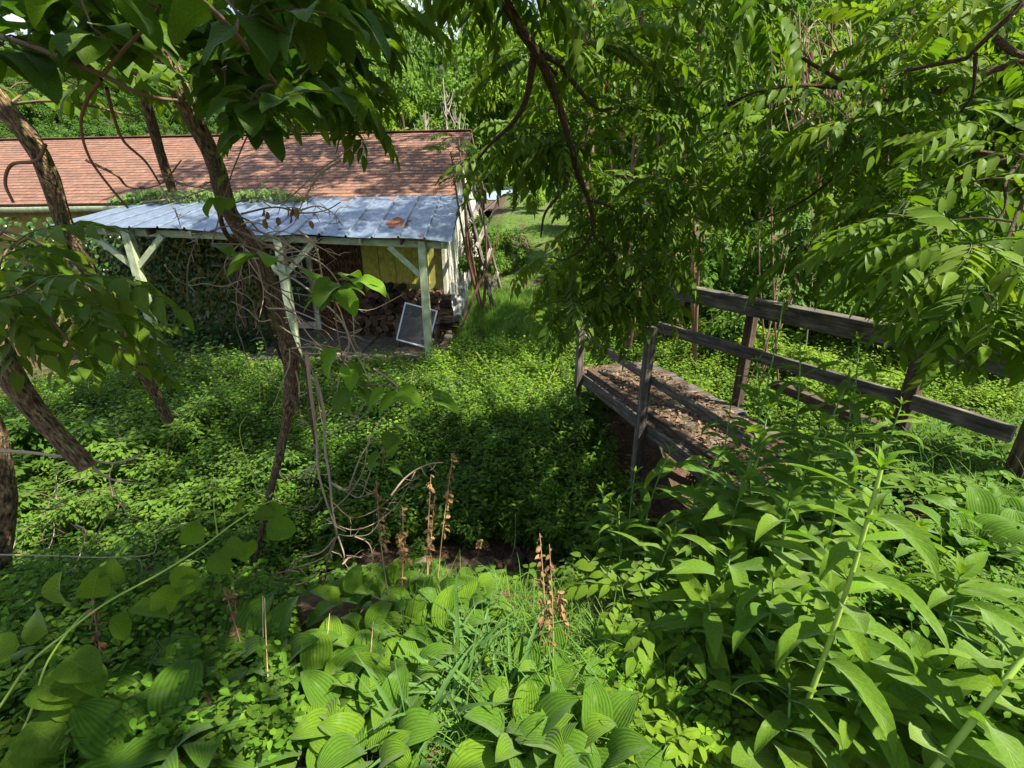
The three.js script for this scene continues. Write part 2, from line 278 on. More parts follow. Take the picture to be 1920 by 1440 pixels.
  trough(-14.2, -4.0, GREENWHITE, 'gutter'); trough(-4.1, 0.25, mat([0.5, 0.52, 0.52], 0.5, { map: grimeTex }), 'bent_flashing', 0.22);
  part('fascia', 14.5, 0.13, 0.03, -6.95, 2.83, 0.345, PALE);
}

// ---------- porch ----------
reseed(2);
const porch = thing('porch', 'open porch with blue grey sheet metal roof on pale green posts', 'porch', V(0, 0, 0));
{
  // eave corners of the sagging roof
  const zLow = (x) => lerp(-8.62, -8.82, (x + 7.9) / 6.85), sag = (s) => 0.05 * Math.sin(s * 9.3) + 0.035 * Math.sin(s * 21 + 1);
  const low = (s) => { const x = lerp(-7.9, -1.06, s); return V(x, lerp(2.45, 2.17, Math.pow(s, 1.4)) + sag(s) * 0.5, zLow(x)); };
  const high = (s) => { const x = lerp(-7.75, -1.0, s); return V(x, lerp(2.86, 2.98, s), lerp(-10.98, -10.72, s)); };
  const metalTex = tex(256, 256, (u, v) => { const a = tile2(u, v, 14, 5.6, 5, 5), b = tile(u, v, 40, 8, 3), k = 0.86 + a * 0.3 + b * 0.16; return [k * 0.98, k, k * 1.02]; });
  const METAL = mat([0.2, 0.245, 0.315], 0.42, { metalness: 0.4, map: metalTex }), RUST = mat([0.22, 0.085, 0.045], 0.95, { map: grimeTex });
  const point = (s, t) => { const a = low(s), b = high(s), p = V().lerpVectors(a, b, t); p.y += 0.02 * Math.sin(t * 3.1) + 0.012 * fbm(s * 14, t * 4, 2, 2); return p; };
  const nP = 15;
  for (let k = 0; k < nP; k++) {
    // each sheet: flat pan with a raised standing rib on its right edge
    const pos = [], uv = [], idx = [], prof2 = [[0, 0.004], [0.03, 0.002], [0.5, 0], [0.9, 0.002], [0.93, 0.032], [0.975, 0.032], [1.005, 0.008]], N = 12, q = prof2.length;
    for (let i = 0; i <= N; i++) prof2.forEach(([f, up], j) => { const p = point((k + f) / nP * 0.9995, i / N - 0.004 * (k % 3)); pos.push(p.x, p.y + up + 0.03, p.z); uv.push((k + f) * 0.45, i / N * 2.4); });
    for (let i = 0; i < N; i++) for (let j = 0; j < q - 1; j++) { const a = i * q + j; idx.push(a, a + 1, a + q, a + 1, a + q + 1, a + q); }
    mesh('metal_sheet', geom(pos, uv, idx), METAL, porch);
  }
  for (const [s, t, r, n, sy] of [[0.845, 0.3, 0.2, 17, 1.1], [0.835, 0.22, 0.07, 10, 1], [0.655, 0.9, 0.17, 13, 0.6], [0.79, 0.9, 0.12, 12, 0.6], [0.52, 0.93, 0.1, 11, 0.6], [0.92, 0.05, 0.08, 9, 0.5], [0.745, 0.35, 0.05, 9, 0.5], [0.87, 0.78, 0.04, 8, 0.8], [0.3, 0.5, 0.05, 9, 0.6], [0.7, 0.14, 0.04, 8, 0.6]]) {
    const pos = [], idx = [], c = point(s, t); pos.push(c.x, c.y + 0.037, c.z);
    for (let k = 0; k < n; k++) { const a = k / n * 6.283, q = r * (0.55 + 0.75 * rnd()), p = point(s + Math.cos(a) * q / 6.85, clamp(t + Math.sin(a) * q * sy / 2, 0.01, 0.99)); pos.push(p.x, p.y + 0.036, p.z); idx.push(0, 1 + k, 1 + (k + 1) % n); }
    const g = geom(pos, null, idx); metric(g); mesh('rust_patch', g, RUST, porch);
  }
  mesh('front_beam', beamGeo(low(0.02).add(V(0, -0.055, -0.24)), low(0.985).add(V(0, -0.055, -0.22)), 0.06, 0.12), GREENWHITE, porch);
  for (let k = 0; k <= 9; k++) { const s = 0.02 + k * 0.106, a = low(s), b = high(s); mesh('rafter', beamGeo(V(a.x, a.y - 0.05, a.z - 0.03), V(b.x, b.y - 0.06, b.z), 0.045, 0.1), k % 2 ? GREENWHITE : BROWNWOOD, porch); }
  const spots = [[-6.72, -8.78, 0.02], [-4.12, -8.82, 0.02], [-1.62, -8.98, 0.2]];
  for (const [x, z, y0] of spots) {
    const s = (x + 7.9) / 6.84, y1 = low(clamp(s, 0, 1)).y - 0.02;
    const p = mesh('post', at(rbox(0.14, y1 - y0 + (y0 > 0.1 ? 0.3 : 0), 0.14, 0.01), x, (y1 + y0) / 2 - (y0 > 0.1 ? 0.15 : 0), z), GREENWHITE, porch);
    for (const d of [-1, 1]) if (!(d > 0 && x > -2)) mesh('brace', beamGeo(V(x + d * 0.05, y1 - 0.62, z), V(x + d * 0.6, y1 - 0.1, z), 0.07, 0.1, 0.008), GREENWHITE, p);
  }
  mesh('slab', at(rbox(4.4, 0.16, 2.55, 0.02), -5.25, -0.06, -9.92), CONCRETE, porch);
  mesh('slab', at(rbox(2.05, 0.12, 2.0, 0.02), -2.05, -0.075, -10.15), CONCRETE, porch);
  mesh('foundation', at(rbox(4.3, 0.7, 0.25, 0.02), -5.25, -0.58, -8.85), CONCRETE, porch);
  for (let k = 0; k < 19; k++) mesh('brick', at(rbox(0.205, 0.07, 0.11, 0.01), -7.25 + k * 0.22 + R(-0.006, 0.006), -0.186, -8.735 + R(-0.02, 0.015)), BRICK, porch);
  mesh('edge_board', beamGeo(V(-7.35, -0.01, -8.62), V(-3.2, 0.0, -8.6), 0.05, 0.06), GREYWOOD2, porch);
}
// doormat-like board on the slab and a stack of things on the porch
{
  const b = top('floor_board', at(rbox(0.95, 0.02, 0.4, 0.005), 0, 0, 0), GREYWOOD, 'grey flat board lying on the concrete porch floor', 'board'); b.position.set(-5.15, 0.033, -9.0); b.rotation.y = 0.05;
  // firewood
  const logs = [0, 1, 2, 3].map((q) => { const n = 5 + q, pts = []; for (let k = 0; k < n; k++) { const a = k / n * 6.283 + 0.3 * q, r = 0.072 * (0.75 + 0.4 * rnd()); pts.push(new THREE.Vector2(Math.cos(a) * r * 1.2, Math.sin(a) * r)); } const g = new THREE.ExtrudeGeometry(new THREE.Shape(pts), { depth: 0.4, bevelEnabled: true, bevelSize: 0.006, bevelThickness: 0.006, bevelSegments: 1 }); return metric(g); });
  const LOGM = [mat([0.2, 0.125, 0.07], 0.92, { map: woodTex }), mat([0.27, 0.17, 0.09], 0.92, { map: woodTex }), mat([0.14, 0.085, 0.055], 0.95, { map: barkTex })];
  for (let r = 0; r < 9; r++) {
    const n = 13 - (r > 5 ? (r - 5) * 1 : 0), y = 0.05 + r * 0.128;
    for (let k = 0; k < n; k++) {
      const x = -1.72 - k * 0.152 + (r % 2) * 0.07 + R(-0.02, 0.02); if (r === 8 && rnd() < 0.45) continue;
      const m = top('firewood_log', logs[(k + r * 3) % 4], LOGM[Math.floor(rnd() * 3)], 'split firewood log in the stack against the yellow porch wall', 'log', 'firewood stacked on the porch');
      m.position.set(x, y + R(-0.015, 0.015), -11.12 + R(0, 0.08) + (k * 0.004)); m.rotation.set(R(-0.04, 0.04), R(-0.05, 0.05), R(0, 6.28));
    }
  }
  for (let k = 0; k < 7; k++) { const m = top('firewood_log', logs[k % 4], LOGM[k % 3], 'firewood log at the weathered open end of the stack by the house corner', 'log', 'firewood at the corner'); m.position.set(-1.55 + R(-0.04, 0.04), 0.06 + k * 0.14, -10.55); m.rotation.set(0, 1.35 + R(-0.15, 0.15), R(0, 6)); }
  // low table with scalloped apron
  const table = thing('low_table', 'low grey wooden table in front of the stacked firewood', 'table', V(-2.02, -0.015, -10.05));
  const TW = mat([0.3, 0.25, 0.18], 0.85, { map: woodTex });
  mesh('tabletop', at(rbox(0.95, 0.035, 0.5, 0.008), 0, 0.52, 0), TW, table);
  mesh('apron', (() => { const s = new THREE.Shape(); s.moveTo(-0.43, 0.5); s.lineTo(0.43, 0.5); s.lineTo(0.43, 0.4); for (let k = 0; k < 6; k++) s.quadraticCurveTo(0.43 - (k + 0.5) * 0.143, k % 2 ? 0.39 : 0.44, 0.43 - (k + 1) * 0.143, 0.4); return metric(new THREE.ExtrudeGeometry(s, { depth: 0.02, bevelEnabled: false }).translate(0, 0, 0.2)); })(), TW, table);
  for (const x of [-0.4, 0.4]) for (const z of [-0.19, 0.19]) mesh('leg', at(rbox(0.055, 0.5, 0.055), x, 0.25, z), TW, table);
  // window screen leaning on the table
  const screen = thing('window_screen', 'white framed window screen leaning askew against the table', 'screen', W(750, 640, 9.45));
  const FR = mat([0.62, 0.64, 0.66], 0.5), w2 = 0.68, h2 = 0.8;
  mesh('frame_bar', at(rbox(0.03, h2, 0.018, 0.004), -w2 / 2, h2 / 2, 0), FR, screen); mesh('frame_bar', at(rbox(0.03, h2, 0.018, 0.004), w2 / 2, h2 / 2, 0), FR, screen);
  mesh('frame_bar', at(rbox(w2 - 0.032, 0.03, 0.018, 0.004), 0, 0.016, 0), FR, screen); mesh('frame_bar', at(rbox(w2 - 0.032, 0.03, 0.018, 0.004), 0, h2 - 0.016, 0), FR, screen);
  mesh('screen_mesh', at(rbox(w2 - 0.03, h2 - 0.03, 0.003, 0.001), 0, h2 / 2, 0), new THREE.MeshPhysicalMaterial({ color: rgb(0.6, 0.6, 0.6), roughness: 0.12, transmission: 0.95, specularIntensity: 0.3, thickness: 0, side: THREE.DoubleSide }), screen);
  screen.rotation.set(-0.3, -0.12, -0.26); screen.position.set(-2.05, 0.14, -9.5);
  // edging timber beside the right post
  const e1 = top('edging_block', rbox(0.2, 0.24, 0.75, 0.05), mat([0.42, 0.3, 0.2], 0.95, { map: dirtTex, bumpMap: dirtBump, bumpScale: 0.02 }), 'weathered tan stone block lying beside the right porch post', 'stone'); e1.position.set(-1.34, 0.12, -9.25); e1.rotation.set(0.05, -0.12, 0.1);
  const e2 = top('edging_block', rbox(0.2, 0.22, 0.6, 0.05), CONCRETE, 'grey stone block behind the tan one near the firewood', 'stone'); e2.position.set(-1.36, 0.13, -10.0); e2.rotation.set(0, 0.06, -0.08);
  // red plant pot on the slab
  const pot = thing('flower_pot', 'small red clay pot on the porch floor beside the ivy', 'pot', V(-5.0, 0.02, -10.4));
  mesh('bowl', new THREE.LatheGeometry([[0.001, 0.001], [0.09, 0.001], [0.13, 0.2], [0.12, 0.2], [0.085, 0.02], [0.001, 0.02]].map((p) => new THREE.Vector2(...p)), 16), mat([0.35, 0.09, 0.05], 0.8), pot); mesh('rim', new THREE.TorusGeometry(0.13, 0.012, 6, 18).rotateX(Math.PI / 2).translate(0, 0.2, 0), mat([0.38, 0.1, 0.06], 0.8), pot);
  // upright dark post of an old trellis in front of the ivy
  top('trellis_post', at(rbox(0.09, 1.5, 0.07), 0, 0.75, 0), BROWNWOOD, 'brown upright board standing in the ivy on the porch', 'board').position.set(-5.88, 0.02, -10.4);
  const sh = thing('wall_shelf', 'small grey shelf fixed above the ivy on the porch wall', 'shelf', V(-6.1, 1.62, -10.5)); mesh('board', rbox(0.6, 0.06, 0.12), GREYWOOD2, sh); mesh('bracket', at(rbox(0.05, 0.2, 0.1), 0.2, -0.13, -0.05), GREYWOOD2, sh);
  // crumpled plastic sheet at the foot of the gable
  const pg = new THREE.PlaneGeometry(0.42, 0.85, 14, 22), pp = pg.attributes.position; for (let i = 0; i < pp.count; i++) { const x = pp.getX(i), y = pp.getY(i); pp.setZ(i, fbm(x * 4, y * 3, 1, 4) * 0.4); pp.setX(i, x * (1 - 0.25 * (y + 0.5)) + fbm(y * 4, x * 4, 4, 2) * 0.1); } pg.computeVertexNormals();
  const plastic = top('plastic_sheet', pg, new THREE.MeshPhysicalMaterial({ color: rgb(0.5, 0.54, 0.55), roughness: 0.35, transmission: 0.75, thickness: 0, side: THREE.DoubleSide }), 'crumpled clear plastic sheet propped at the house corner', 'plastic sheet'); plastic.position.set(-1.12, 0.85, -10.35); plastic.rotation.set(-0.12, 0.2, 0.1);
}
// ---------- ladder and pole by the gable ----------
{
  const lad = thing('ladder', 'weathered wooden ladder with pale rungs leaning at the house end', 'ladder', V(0, 0, 0));
  const b1 = W(924, 575, 10.4), t1 = W(871, 352, 10.75), b2 = W(938, 540, 11.0), t2 = W(882, 325, 11.2);
  mesh('rail', beamGeo(b1, t1, 0.085, 0.06), GREYWOOD2, lad); mesh('rail', beamGeo(b2, t2, 0.085, 0.06), GREYWOOD2, lad);
  const RG = mat([0.42, 0.4, 0.37], 0.9, { map: woodTex });
  for (const t of [0.13, 0.34, 0.54, 0.74, 0.93]) { const a = V().lerpVectors(b1, t1, t), b = V().lerpVectors(b2, t2, t), d = V().subVectors(b, a).normalize(); mesh('rung', beamGeo(a.addScaledVector(d, -0.1).add(V(0, 0, 0.05)), b.addScaledVector(d, 0.1).add(V(0, 0, 0.05)), 0.1, 0.03, 0.005, 0.9), RG, lad); }
  const g = tubeGeo([W(864, 612, 9.7), W(893, 545, 10.0), W(913, 503, 10.25), W(935, 440, 10.5)], 0.035, 0.022, 7, 10, 0.1);
  top('leaning_pole', g, mat([0.3, 0.16, 0.09], 0.85, { map: woodTex }), 'reddish brown bare pole leaning beside the ladder', 'pole');
}

// ---------- footbridge ----------
reseed(3);
const DECKY = 0.55;
const bridge = thing('footbridge', 'grey weathered wooden footbridge over the creek', 'footbridge', V(0, 0, 0));
{
  const A = V(1.0, DECKY, -6.75), B = V(2.02, DECKY, -3.35), dir = V().subVectors(B, A).normalize(), side = V(-dir.z, 0, dir.x).multiplyScalar(-1); if (side.x < 0) side.multiplyScalar(-1);
  const len = A.distanceTo(B), width = 1.15, P = (l, s, y) => A.clone().addScaledVector(dir, l).addScaledVector(side, s).setY(y);
  const n = Math.floor(len / 0.148);
  for (let k = 0; k < n; k++) { const l = (k + 0.5) * 0.148, d = R(-0.008, 0.008); mesh('plank', beamGeo(P(l, -0.03 + R(-0.02, 0.02), DECKY + d), P(l, width + 0.03 + R(-0.02, 0.02), DECKY + d + R(-0.008, 0.008)), 0.14, 0.04), k % 3 ? GREYWOOD : BROWNWOOD, bridge); }
  for (const s of [0.06, width - 0.06]) mesh('stringer', beamGeo(P(-0.1, s, DECKY - 0.13), P(len + 0.2, s, DECKY - 0.13), 0.08, 0.2), GREYWOOD, bridge);
  mesh('edge_board', beamGeo(P(0, -0.055, DECKY - 0.06), P(len, -0.055, DECKY - 0.06), 0.035, 0.16), GREYWOOD, bridge);
  for (const [l, y1] of [[0.25, 1.45], [1.94, 1.66]]) { const b = P(l, -0.13, 0), g = ground(b.x, b.z) - 0.25; mesh('post', beamGeo(V(b.x, g, b.z), V(b.x + 0.01, y1, b.z), 0.09, 0.09, 0.008, 0.3), GREYWOOD2, bridge); }
  mesh('side_rail', beamGeo(P(0.0, -0.05, 1.1), P(len + 0.1, -0.05, 1.04), 0.04, 0.09), GREYWOOD2, bridge);
  mesh('side_rail', beamGeo(P(0.3, 0.02, 0.6), P(len - 0.5, 0.06, 0.6), 0.09, 0.09), BROWNWOOD, bridge);
  // right-hand railing, splayed outward towards the near bank
  const a = W(1268, 535, 6.1), b = W(1745, 628, 3.74), c = b.clone().addScaledVector(V().subVectors(b, a), 0.42); a.addScaledVector(V().subVectors(a, b), 0.05); c.y -= 0.06;
  const out = V(0.9, 0, 0.4);
  mesh('top_rail', beamGeo(a.clone().add(V(0, 0, 0)), b.clone().addScaledVector(V().subVectors(b, a), 0.06), 0.15, 0.045, 0.01), GREYWOOD, bridge);
  mesh('top_rail', beamGeo(b.clone().addScaledVector(V().subVectors(b, a), 0.063), c, 0.15, 0.045, 0.01), GREYWOOD, bridge);
  mesh('face_board', beamGeo(a.clone().add(V(-0.03, -0.095, -0.01)), b.clone().addScaledVector(V().subVectors(b, a), 0.06).add(V(-0.03, -0.095, -0.01)), 0.045, 0.14, 0.008), GREYWOOD2, bridge);
  mesh('face_board', beamGeo(b.clone().addScaledVector(V().subVectors(b, a), 0.063).add(V(-0.03, -0.095, -0.01)), c.clone().add(V(-0.03, -0.095, -0.01)), 0.045, 0.14, 0.008), GREYWOOD2, bridge);
  const m0 = W(1233, 612, 5.9), m1 = W(1705, 752, 3.78), m2 = W(1900, 815, 3.1);
  mesh('middle_rail', beamGeo(m0, m1.clone().add(V(0.02, 0, 0.03)), 0.05, 0.13, 0.008), GREYWOOD, bridge); mesh('middle_rail', beamGeo(m1.clone().add(V(-0.03, 0.02, 0.06)), m2, 0.05, 0.13, 0.008), GREYWOOD2, bridge);
  mesh('lower_rail', beamGeo(W(1450, 720, 5.0), W(1672, 812, 3.9), 0.09, 0.1, 0.008), BROWNWOOD, bridge);
  for (const [px, py, D, w] of [[1414, 575, 5.35, 0.1], [1738, 640, 3.78, 0.11], [1985, 690, 2.9, 0.1]]) { const t = W(px, py, D); mesh('post', beamGeo(V(t.x, ground(t.x, t.z) - 0.2, t.z), V(t.x, t.y - 0.02, t.z), w, w, 0.008, 0.5), BROWNWOOD, bridge); }
}
// stones in the creek bed
for (const [px, py, s, m] of [[790, 1068, 0.1, 'tan'], [850, 1080, 0.1, 'brown'], [905, 1070, 0.12, 'mossy'], [965, 1060, 0.1, 'wet'], [700, 1090, 0.1, 'dark'], [1010, 1060, 0.11, 'pitted'], [745, 1095, 0.08, 'small tan'], [380, 1415, 0.16, 'pale grey']]) {
  const g = new THREE.IcosahedronGeometry(s, 3), p = g.attributes.position, o = rnd() * 50; for (let i = 0; i < p.count; i++) { const v = V().fromBufferAttribute(p, i), k = 1 + fbm(v.x / s + o, v.y / s, v.z / s, 3) * 0.8; p.setXYZ(i, v.x * k * 1.4, v.y * k * 0.7, v.z * k); } g.computeVertexNormals();
  const st = top('creek_stone', metric(g, 3), mat(m.includes('tan') || m === 'pale grey' ? [0.34, 0.27, 0.19] : [0.17, 0.115, 0.075], 0.85, { map: dirtTex, bumpMap: dirtBump, bumpScale: 0.01 }), `${m} rounded stone ${py > 1200 ? 'among the hostas at bottom left' : 'in the shaded creek bed'}`, 'stone'); st.position.copy(onGround(px, py)); st.position.y += s * 0.2; st.rotation.y = rnd() * 6;
}
// ---------- leaf shapes ----------
const SHAPES = { lance: [0.62, 1.0], ovate: [0.42, 0.85], elliptic: [0.62, 0.7], heart: [0.26, 0.75], obovate: [0.95, 0.5], round: [0.42, 0.46], leaflet: [0.5, 1.05] };
function leafGeo(L, Wd, shape, { droop = 0.6, fold = 0.18, n = 6, wave = 0, cols = 3, phase = 0, pitch = 0, twist = 0, serr = 0, pet = 0 } = {}) {
  const pos = [], uv = [], idx = [], [a, b] = SHAPES[shape] ?? [0, 0], norm = shape === 'strap' ? 1 : Math.pow(a / (a + b), a) * Math.pow(b / (a + b), b);
  let y = 0, z = 0, ang = -pitch;
  if (pet) { z = pet * Math.cos(ang); y = -pet * Math.sin(ang); }
  for (let i = 0; i <= n; i++) {
    const t = i / n; let w = shape === 'strap' ? Math.min(1, (1 - t) * 2.2 + 0.02) * (0.75 + 0.25 * Math.min(1, t * 4)) : Math.max(0.015, Math.pow(t, a) * Math.pow(1 - t, b) / norm);
    w *= Wd / 2; if (serr && i % 2) w *= 1 - serr;
    const tw = twist * t, nx = Math.sin(ang);
    for (let c = 0; c < cols; c++) {
      const s = c / (cols - 1) * 2 - 1, lift = fold * w * Math.abs(s) + wave * w * Math.sin(t * 9 + phase + (s > 0 ? 1.4 : 0)) * Math.abs(s), x = s * w;
      const yy = lift * Math.cos(ang) + Math.sin(tw) * x, xx = x * Math.cos(tw);
      pos.push(xx, y + yy, z + lift * nx); uv.push(0.5 + s * 0.5, t);
    }
    ang += droop / n * (0.6 + 0.8 * t); z += Math.cos(ang) * L / n; y -= Math.sin(ang) * L / n;
  }
  for (let i = 0; i < n; i++) for (let c = 0; c < cols - 1; c++) { const p = i * cols + c; idx.push(p, p + cols, p + 1, p + 1, p + cols, p + cols + 1); }
  if (pet) { const o = pos.length / 3, q = Math.max(0.0012, Wd * 0.018); pos.push(-q, 0, 0, q, 0, 0, 0, 0.0 - q, 0, 0, -pet * Math.sin(-pitch), pet * Math.cos(-pitch)); uv.push(0.5, 0, 0.5, 0, 0.5, 0, 0.5, 0); idx.push(o, o + 1, o + 3, o + 1, o + 2, o + 3, o + 2, o, o + 3); }
  return geom(pos, uv, idx, new Array(pos.length).fill(1));
}
// compound leaf: a drooping midrib with paired leaflets, held along +Z
function compoundGeo(len, pairs, lL, lW, { droop = 0.9, n = 4, sweep = 0.95, hang = 0.5, stalk = 0.22, odd = true } = {}) {
  const mb = new MB(), pts = []; let y = 0, z = 0, x = 0, ang = -0.15; const K = 14, bend = R(-0.3, 0.3);
  for (let i = 0; i <= K; i++) { pts.push(V(x, y, z)); ang += droop / K; z += Math.cos(ang) * len / K; y -= Math.sin(ang) * len / K; x += bend * len / K * (i / K); }
  mb.add(tubeGeo(pts, len * 0.005 + 0.0008, 0.0006, 3, 8), ID, [0.75, 0.85, 0.6]);
  const variants = [0, 1, 2].map((k) => leafGeo(1, lW / lL, 'leaflet', { droop: R(0.15, 0.6), fold: R(0.1, 0.4), n, phase: k, twist: R(-0.4, 0.4), pet: 0.04 }));
  const put = (t, sgn, s, end) => {
    const f = t * K, i = Math.min(K - 1, Math.floor(f)), p = V().lerpVectors(pts[i], pts[i + 1], f - i), d = V().subVectors(pts[i + 1], pts[i]).normalize(), sd = V(1, 0, 0).multiplyScalar(sgn);
    const dir = end ? d : d.clone().multiplyScalar(Math.cos(sweep)).addScaledVector(sd, Math.sin(sweep)).add(V(0, -hang * R(0.4, 1.2), R(-0.15, 0.15))), c = R(0.82, 1.15);
    mb.add(pick(variants), basis(p, dir, R(-0.35, 0.35) + sgn * -0.2, s * lL * R(0.88, 1.08)), [c * R(0.95, 1.06), c, c]);
  };
  for (let k = 0; k < pairs; k++) { const t = stalk + (1 - stalk) * k / pairs, s = 0.62 + 0.45 * Math.sin(Math.PI * (0.15 + 0.75 * k / pairs)); put(Math.min(0.99, t + R(-0.01, 0.01)), 1, s); put(Math.min(0.99, t + R(0, 0.025)), -1, s); }
  if (odd) put(0.99, 1, 0.85, true);
  return mb.geo();
}
reseed(4);
const WALNUT = [0, 1, 2, 3].map((k) => compoundGeo(0.36 + 0.04 * k, 6 + (k % 3), 0.108, 0.039, { droop: 0.5 + 0.3 * k, hang: 0.25 + 0.2 * k, n: 5 }));
const ASHLIKE = [0, 1].map((k) => compoundGeo(0.3, 4, 0.105, 0.05, { droop: 0.5 + 0.4 * k, hang: 0.35, sweep: 0.8 }));
const SUMAC = [0, 1, 2].map((k) => compoundGeo(0.55, 10, 0.12, 0.03, { droop: 1.0 + 0.3 * k, hang: 0.45, n: 3 }));
const BROAD = [0, 1, 2, 3].map((k) => leafGeo(0.12, 0.082, k % 2 ? 'ovate' : 'heart', { droop: 0.5 + 0.2 * k, fold: 0.12 + 0.08 * k, n: 9, wave: 0.12, cols: 5, phase: k * 2, pet: 0.035, twist: R(-0.3, 0.3) }));
const IRON = [0, 1, 2, 3, 4].map((k) => leafGeo(0.2, 0.05, 'lance', { droop: 0.5 + 0.38 * k, fold: 0.3 + 0.06 * k, n: 14, wave: 0.13, cols: 5, phase: k * 1.7, serr: 0.05, twist: R(-0.5, 0.5) }));
const IRONW = [0, 1, 2].map((k) => leafGeo(0.2, 0.085, 'elliptic', { droop: 0.5 + 0.3 * k, fold: 0.22, n: 14, wave: 0.16, cols: 5, phase: k * 2, serr: 0.06, twist: R(-0.4, 0.4) }));
const HOSTA = [0, 1, 2, 3].map((k) => leafGeo(0.17, 0.105, k === 3 ? 'elliptic' : 'ovate', { droop: 0.9 + 0.3 * k, fold: 0.42 - 0.06 * k, n: 10, wave: 0.07, cols: 7, phase: k, pet: 0.1, pitch: 0.3 }));
const SMALL = [0, 1].map((k) => leafGeo(1, 0.55, 'ovate', { droop: 0.5, fold: 0.25, n: 4, pet: 0.1, phase: k }));
const TINY = leafGeo(1, 0.52, 'elliptic', { droop: 0.4, fold: 0.25, n: 2 });

// sprigs of undergrowth: a few stems with small leaves
function sprigGeo({ stems = 4, h = 0.22, leaf = 0.035, per = 9, spread = 0.5, geo = SMALL, young = 0.2 }) {
  const mb = new MB();
  for (let s = 0; s < stems; s++) {
    const a = R(0, 6.28), lean = R(0.1, spread), H = h * R(0.6, 1.15), tip = V(Math.cos(a) * lean * H, H, Math.sin(a) * lean * H), mid = V(tip.x * 0.3, H * 0.55, tip.z * 0.3), c = new THREE.QuadraticBezierCurve3(V(R(-0.03, 0.03), 0, R(-0.03, 0.03)), mid, tip);
    mb.add(tubeGeo([c.v0, mid, tip], 0.0022, 0.0012, 3, 3), ID, [0.6, 0.6, 0.5]);
    for (let k = 0; k < per; k++) {
      const t = 0.2 + 0.8 * k / (per - 1), p = c.getPoint(t), b = k * 2.4 + R(-0.4, 0.4), col = R(0.75, 1.15) * (t > 0.85 ? 1 + young : 1);
      mb.add(pick(geo), basis(p, V(Math.cos(b), R(-0.15, 0.5), Math.sin(b)), R(-0.5, 0.5), leaf * R(0.7, 1.2) * (1 - 0.35 * t)), [col * R(0.95, 1.1), col, col]);
    }
  }
  return mb.geo();
}
function trifolGeo(leaf, h, n) {                                  // low clover-like or creeper leaves on thin stalks
  const mb = new MB();
  for (let s = 0; s < n; s++) {
    const a = R(0, 6.28), r = R(0, 0.09), p = V(Math.cos(a) * r * 1.4, h * R(0.4, 1.1), Math.sin(a) * r * 1.4), q = V(Math.cos(a) * r * 0.3, 0, Math.sin(a) * r * 0.3), b0 = R(0, 6.28), col = R(0.75, 1.15), m = pick([3, 3, 5]);
    mb.add(tubeGeo([q, p], 0.0012, 0.001, 3, 1), ID, [0.7, 0.7, 0.5]);
    for (let k = 0; k < m; k++) { const b = b0 + k / m * 6.28 * (m === 3 ? 0.8 : 0.95); mb.add(pick(SMALL), basis(p, V(Math.cos(b), R(-0.25, 0.1), Math.sin(b)), R(-0.2, 0.2), leaf * R(0.8, 1.15)), [col, col, col]); }
  }
  return mb.geo();
}
function tuftGeo(n, h, w, lean = 0.6) {
  const mb = new MB();
  for (let k = 0; k < n; k++) { const a = R(0, 6.28), L = h * R(0.5, 1.15), g = leafGeo(L, w * R(0.7, 1.2), 'strap', { droop: R(0.4, 2.0), pitch: R(1.0, 1.5), n: 5, fold: 0.4, cols: 3 }), c = R(0.75, 1.2); mb.add(g, basis(V(R(-0.04, 0.04), 0, R(-0.04, 0.04)), V(Math.cos(a), 0, Math.sin(a))), [c * R(0.95, 1.15), c, c]); }
  return mb.geo();
}
const SPRIG = [0, 1, 2].map((k) => sprigGeo({ stems: 4 + k, h: 0.2 + 0.06 * k, leaf: 0.05 + 0.008 * k, per: 9 }));
const SPRIGL = [0, 1].map((k) => sprigGeo({ stems: 3, h: 0.42 + 0.1 * k, leaf: 0.06, per: 14, spread: 0.7 }));
const SPRIGN = [0, 1].map((k) => sprigGeo({ stems: 3, h: 0.36 + 0.1 * k, leaf: 0.1, per: 12, spread: 0.5, geo: [leafGeo(1, 0.26, 'lance', { droop: 0.7, fold: 0.3, n: 4 })] }));
const TRIFOL = [0, 1].map((k) => trifolGeo(0.055 + 0.01 * k, 0.15, 10));
const TUFT = [0, 1].map((k) => tuftGeo(14, 0.24 + 0.08 * k, 0.006));
const TUFTW = [tuftGeo(22, 0.5, 0.011)];
const LITTER = [0, 1].map((k) => leafGeo(0.075, 0.04, k ? 'elliptic' : 'lance', { droop: R(0.6, 1.6), fold: 0.5, n: 7, wave: 0.3, cols: 5 }));

// one scattered mass: places = [matrix, colour]
function mass(name, label, category, geo, m, places, parent) {
  const im = new THREE.InstancedMesh(geo, m, places.length); im.name = parent ? name : numbered(name); im.castShadow = im.receiveShadow = true;
  places.forEach(([mx, c], k) => { im.setMatrixAt(k, mx); im.setColorAt(k, c); });
  im.userData.kind = 'stuff'; if (label) im.userData.label = label; if (category && !parent) im.userData.category = category;
  (parent ?? scene).add(im); return im;
}
const tint = (a = 0.8, b = 1.2, warm = 0.12) => { const k = R(a, b), w = R(-warm, warm); return new THREE.Color().setRGB(k * (1 + w), k, k * (1 - w * 0.5)); };
const upright = (p, s, lean = 0.25) => new THREE.Matrix4().compose(p, new THREE.Quaternion().setFromEuler(new THREE.Euler(R(-lean, lean), R(0, 6.28), R(-lean, lean), 'YXZ')), V(s, s * R(0.8, 1.25), s));

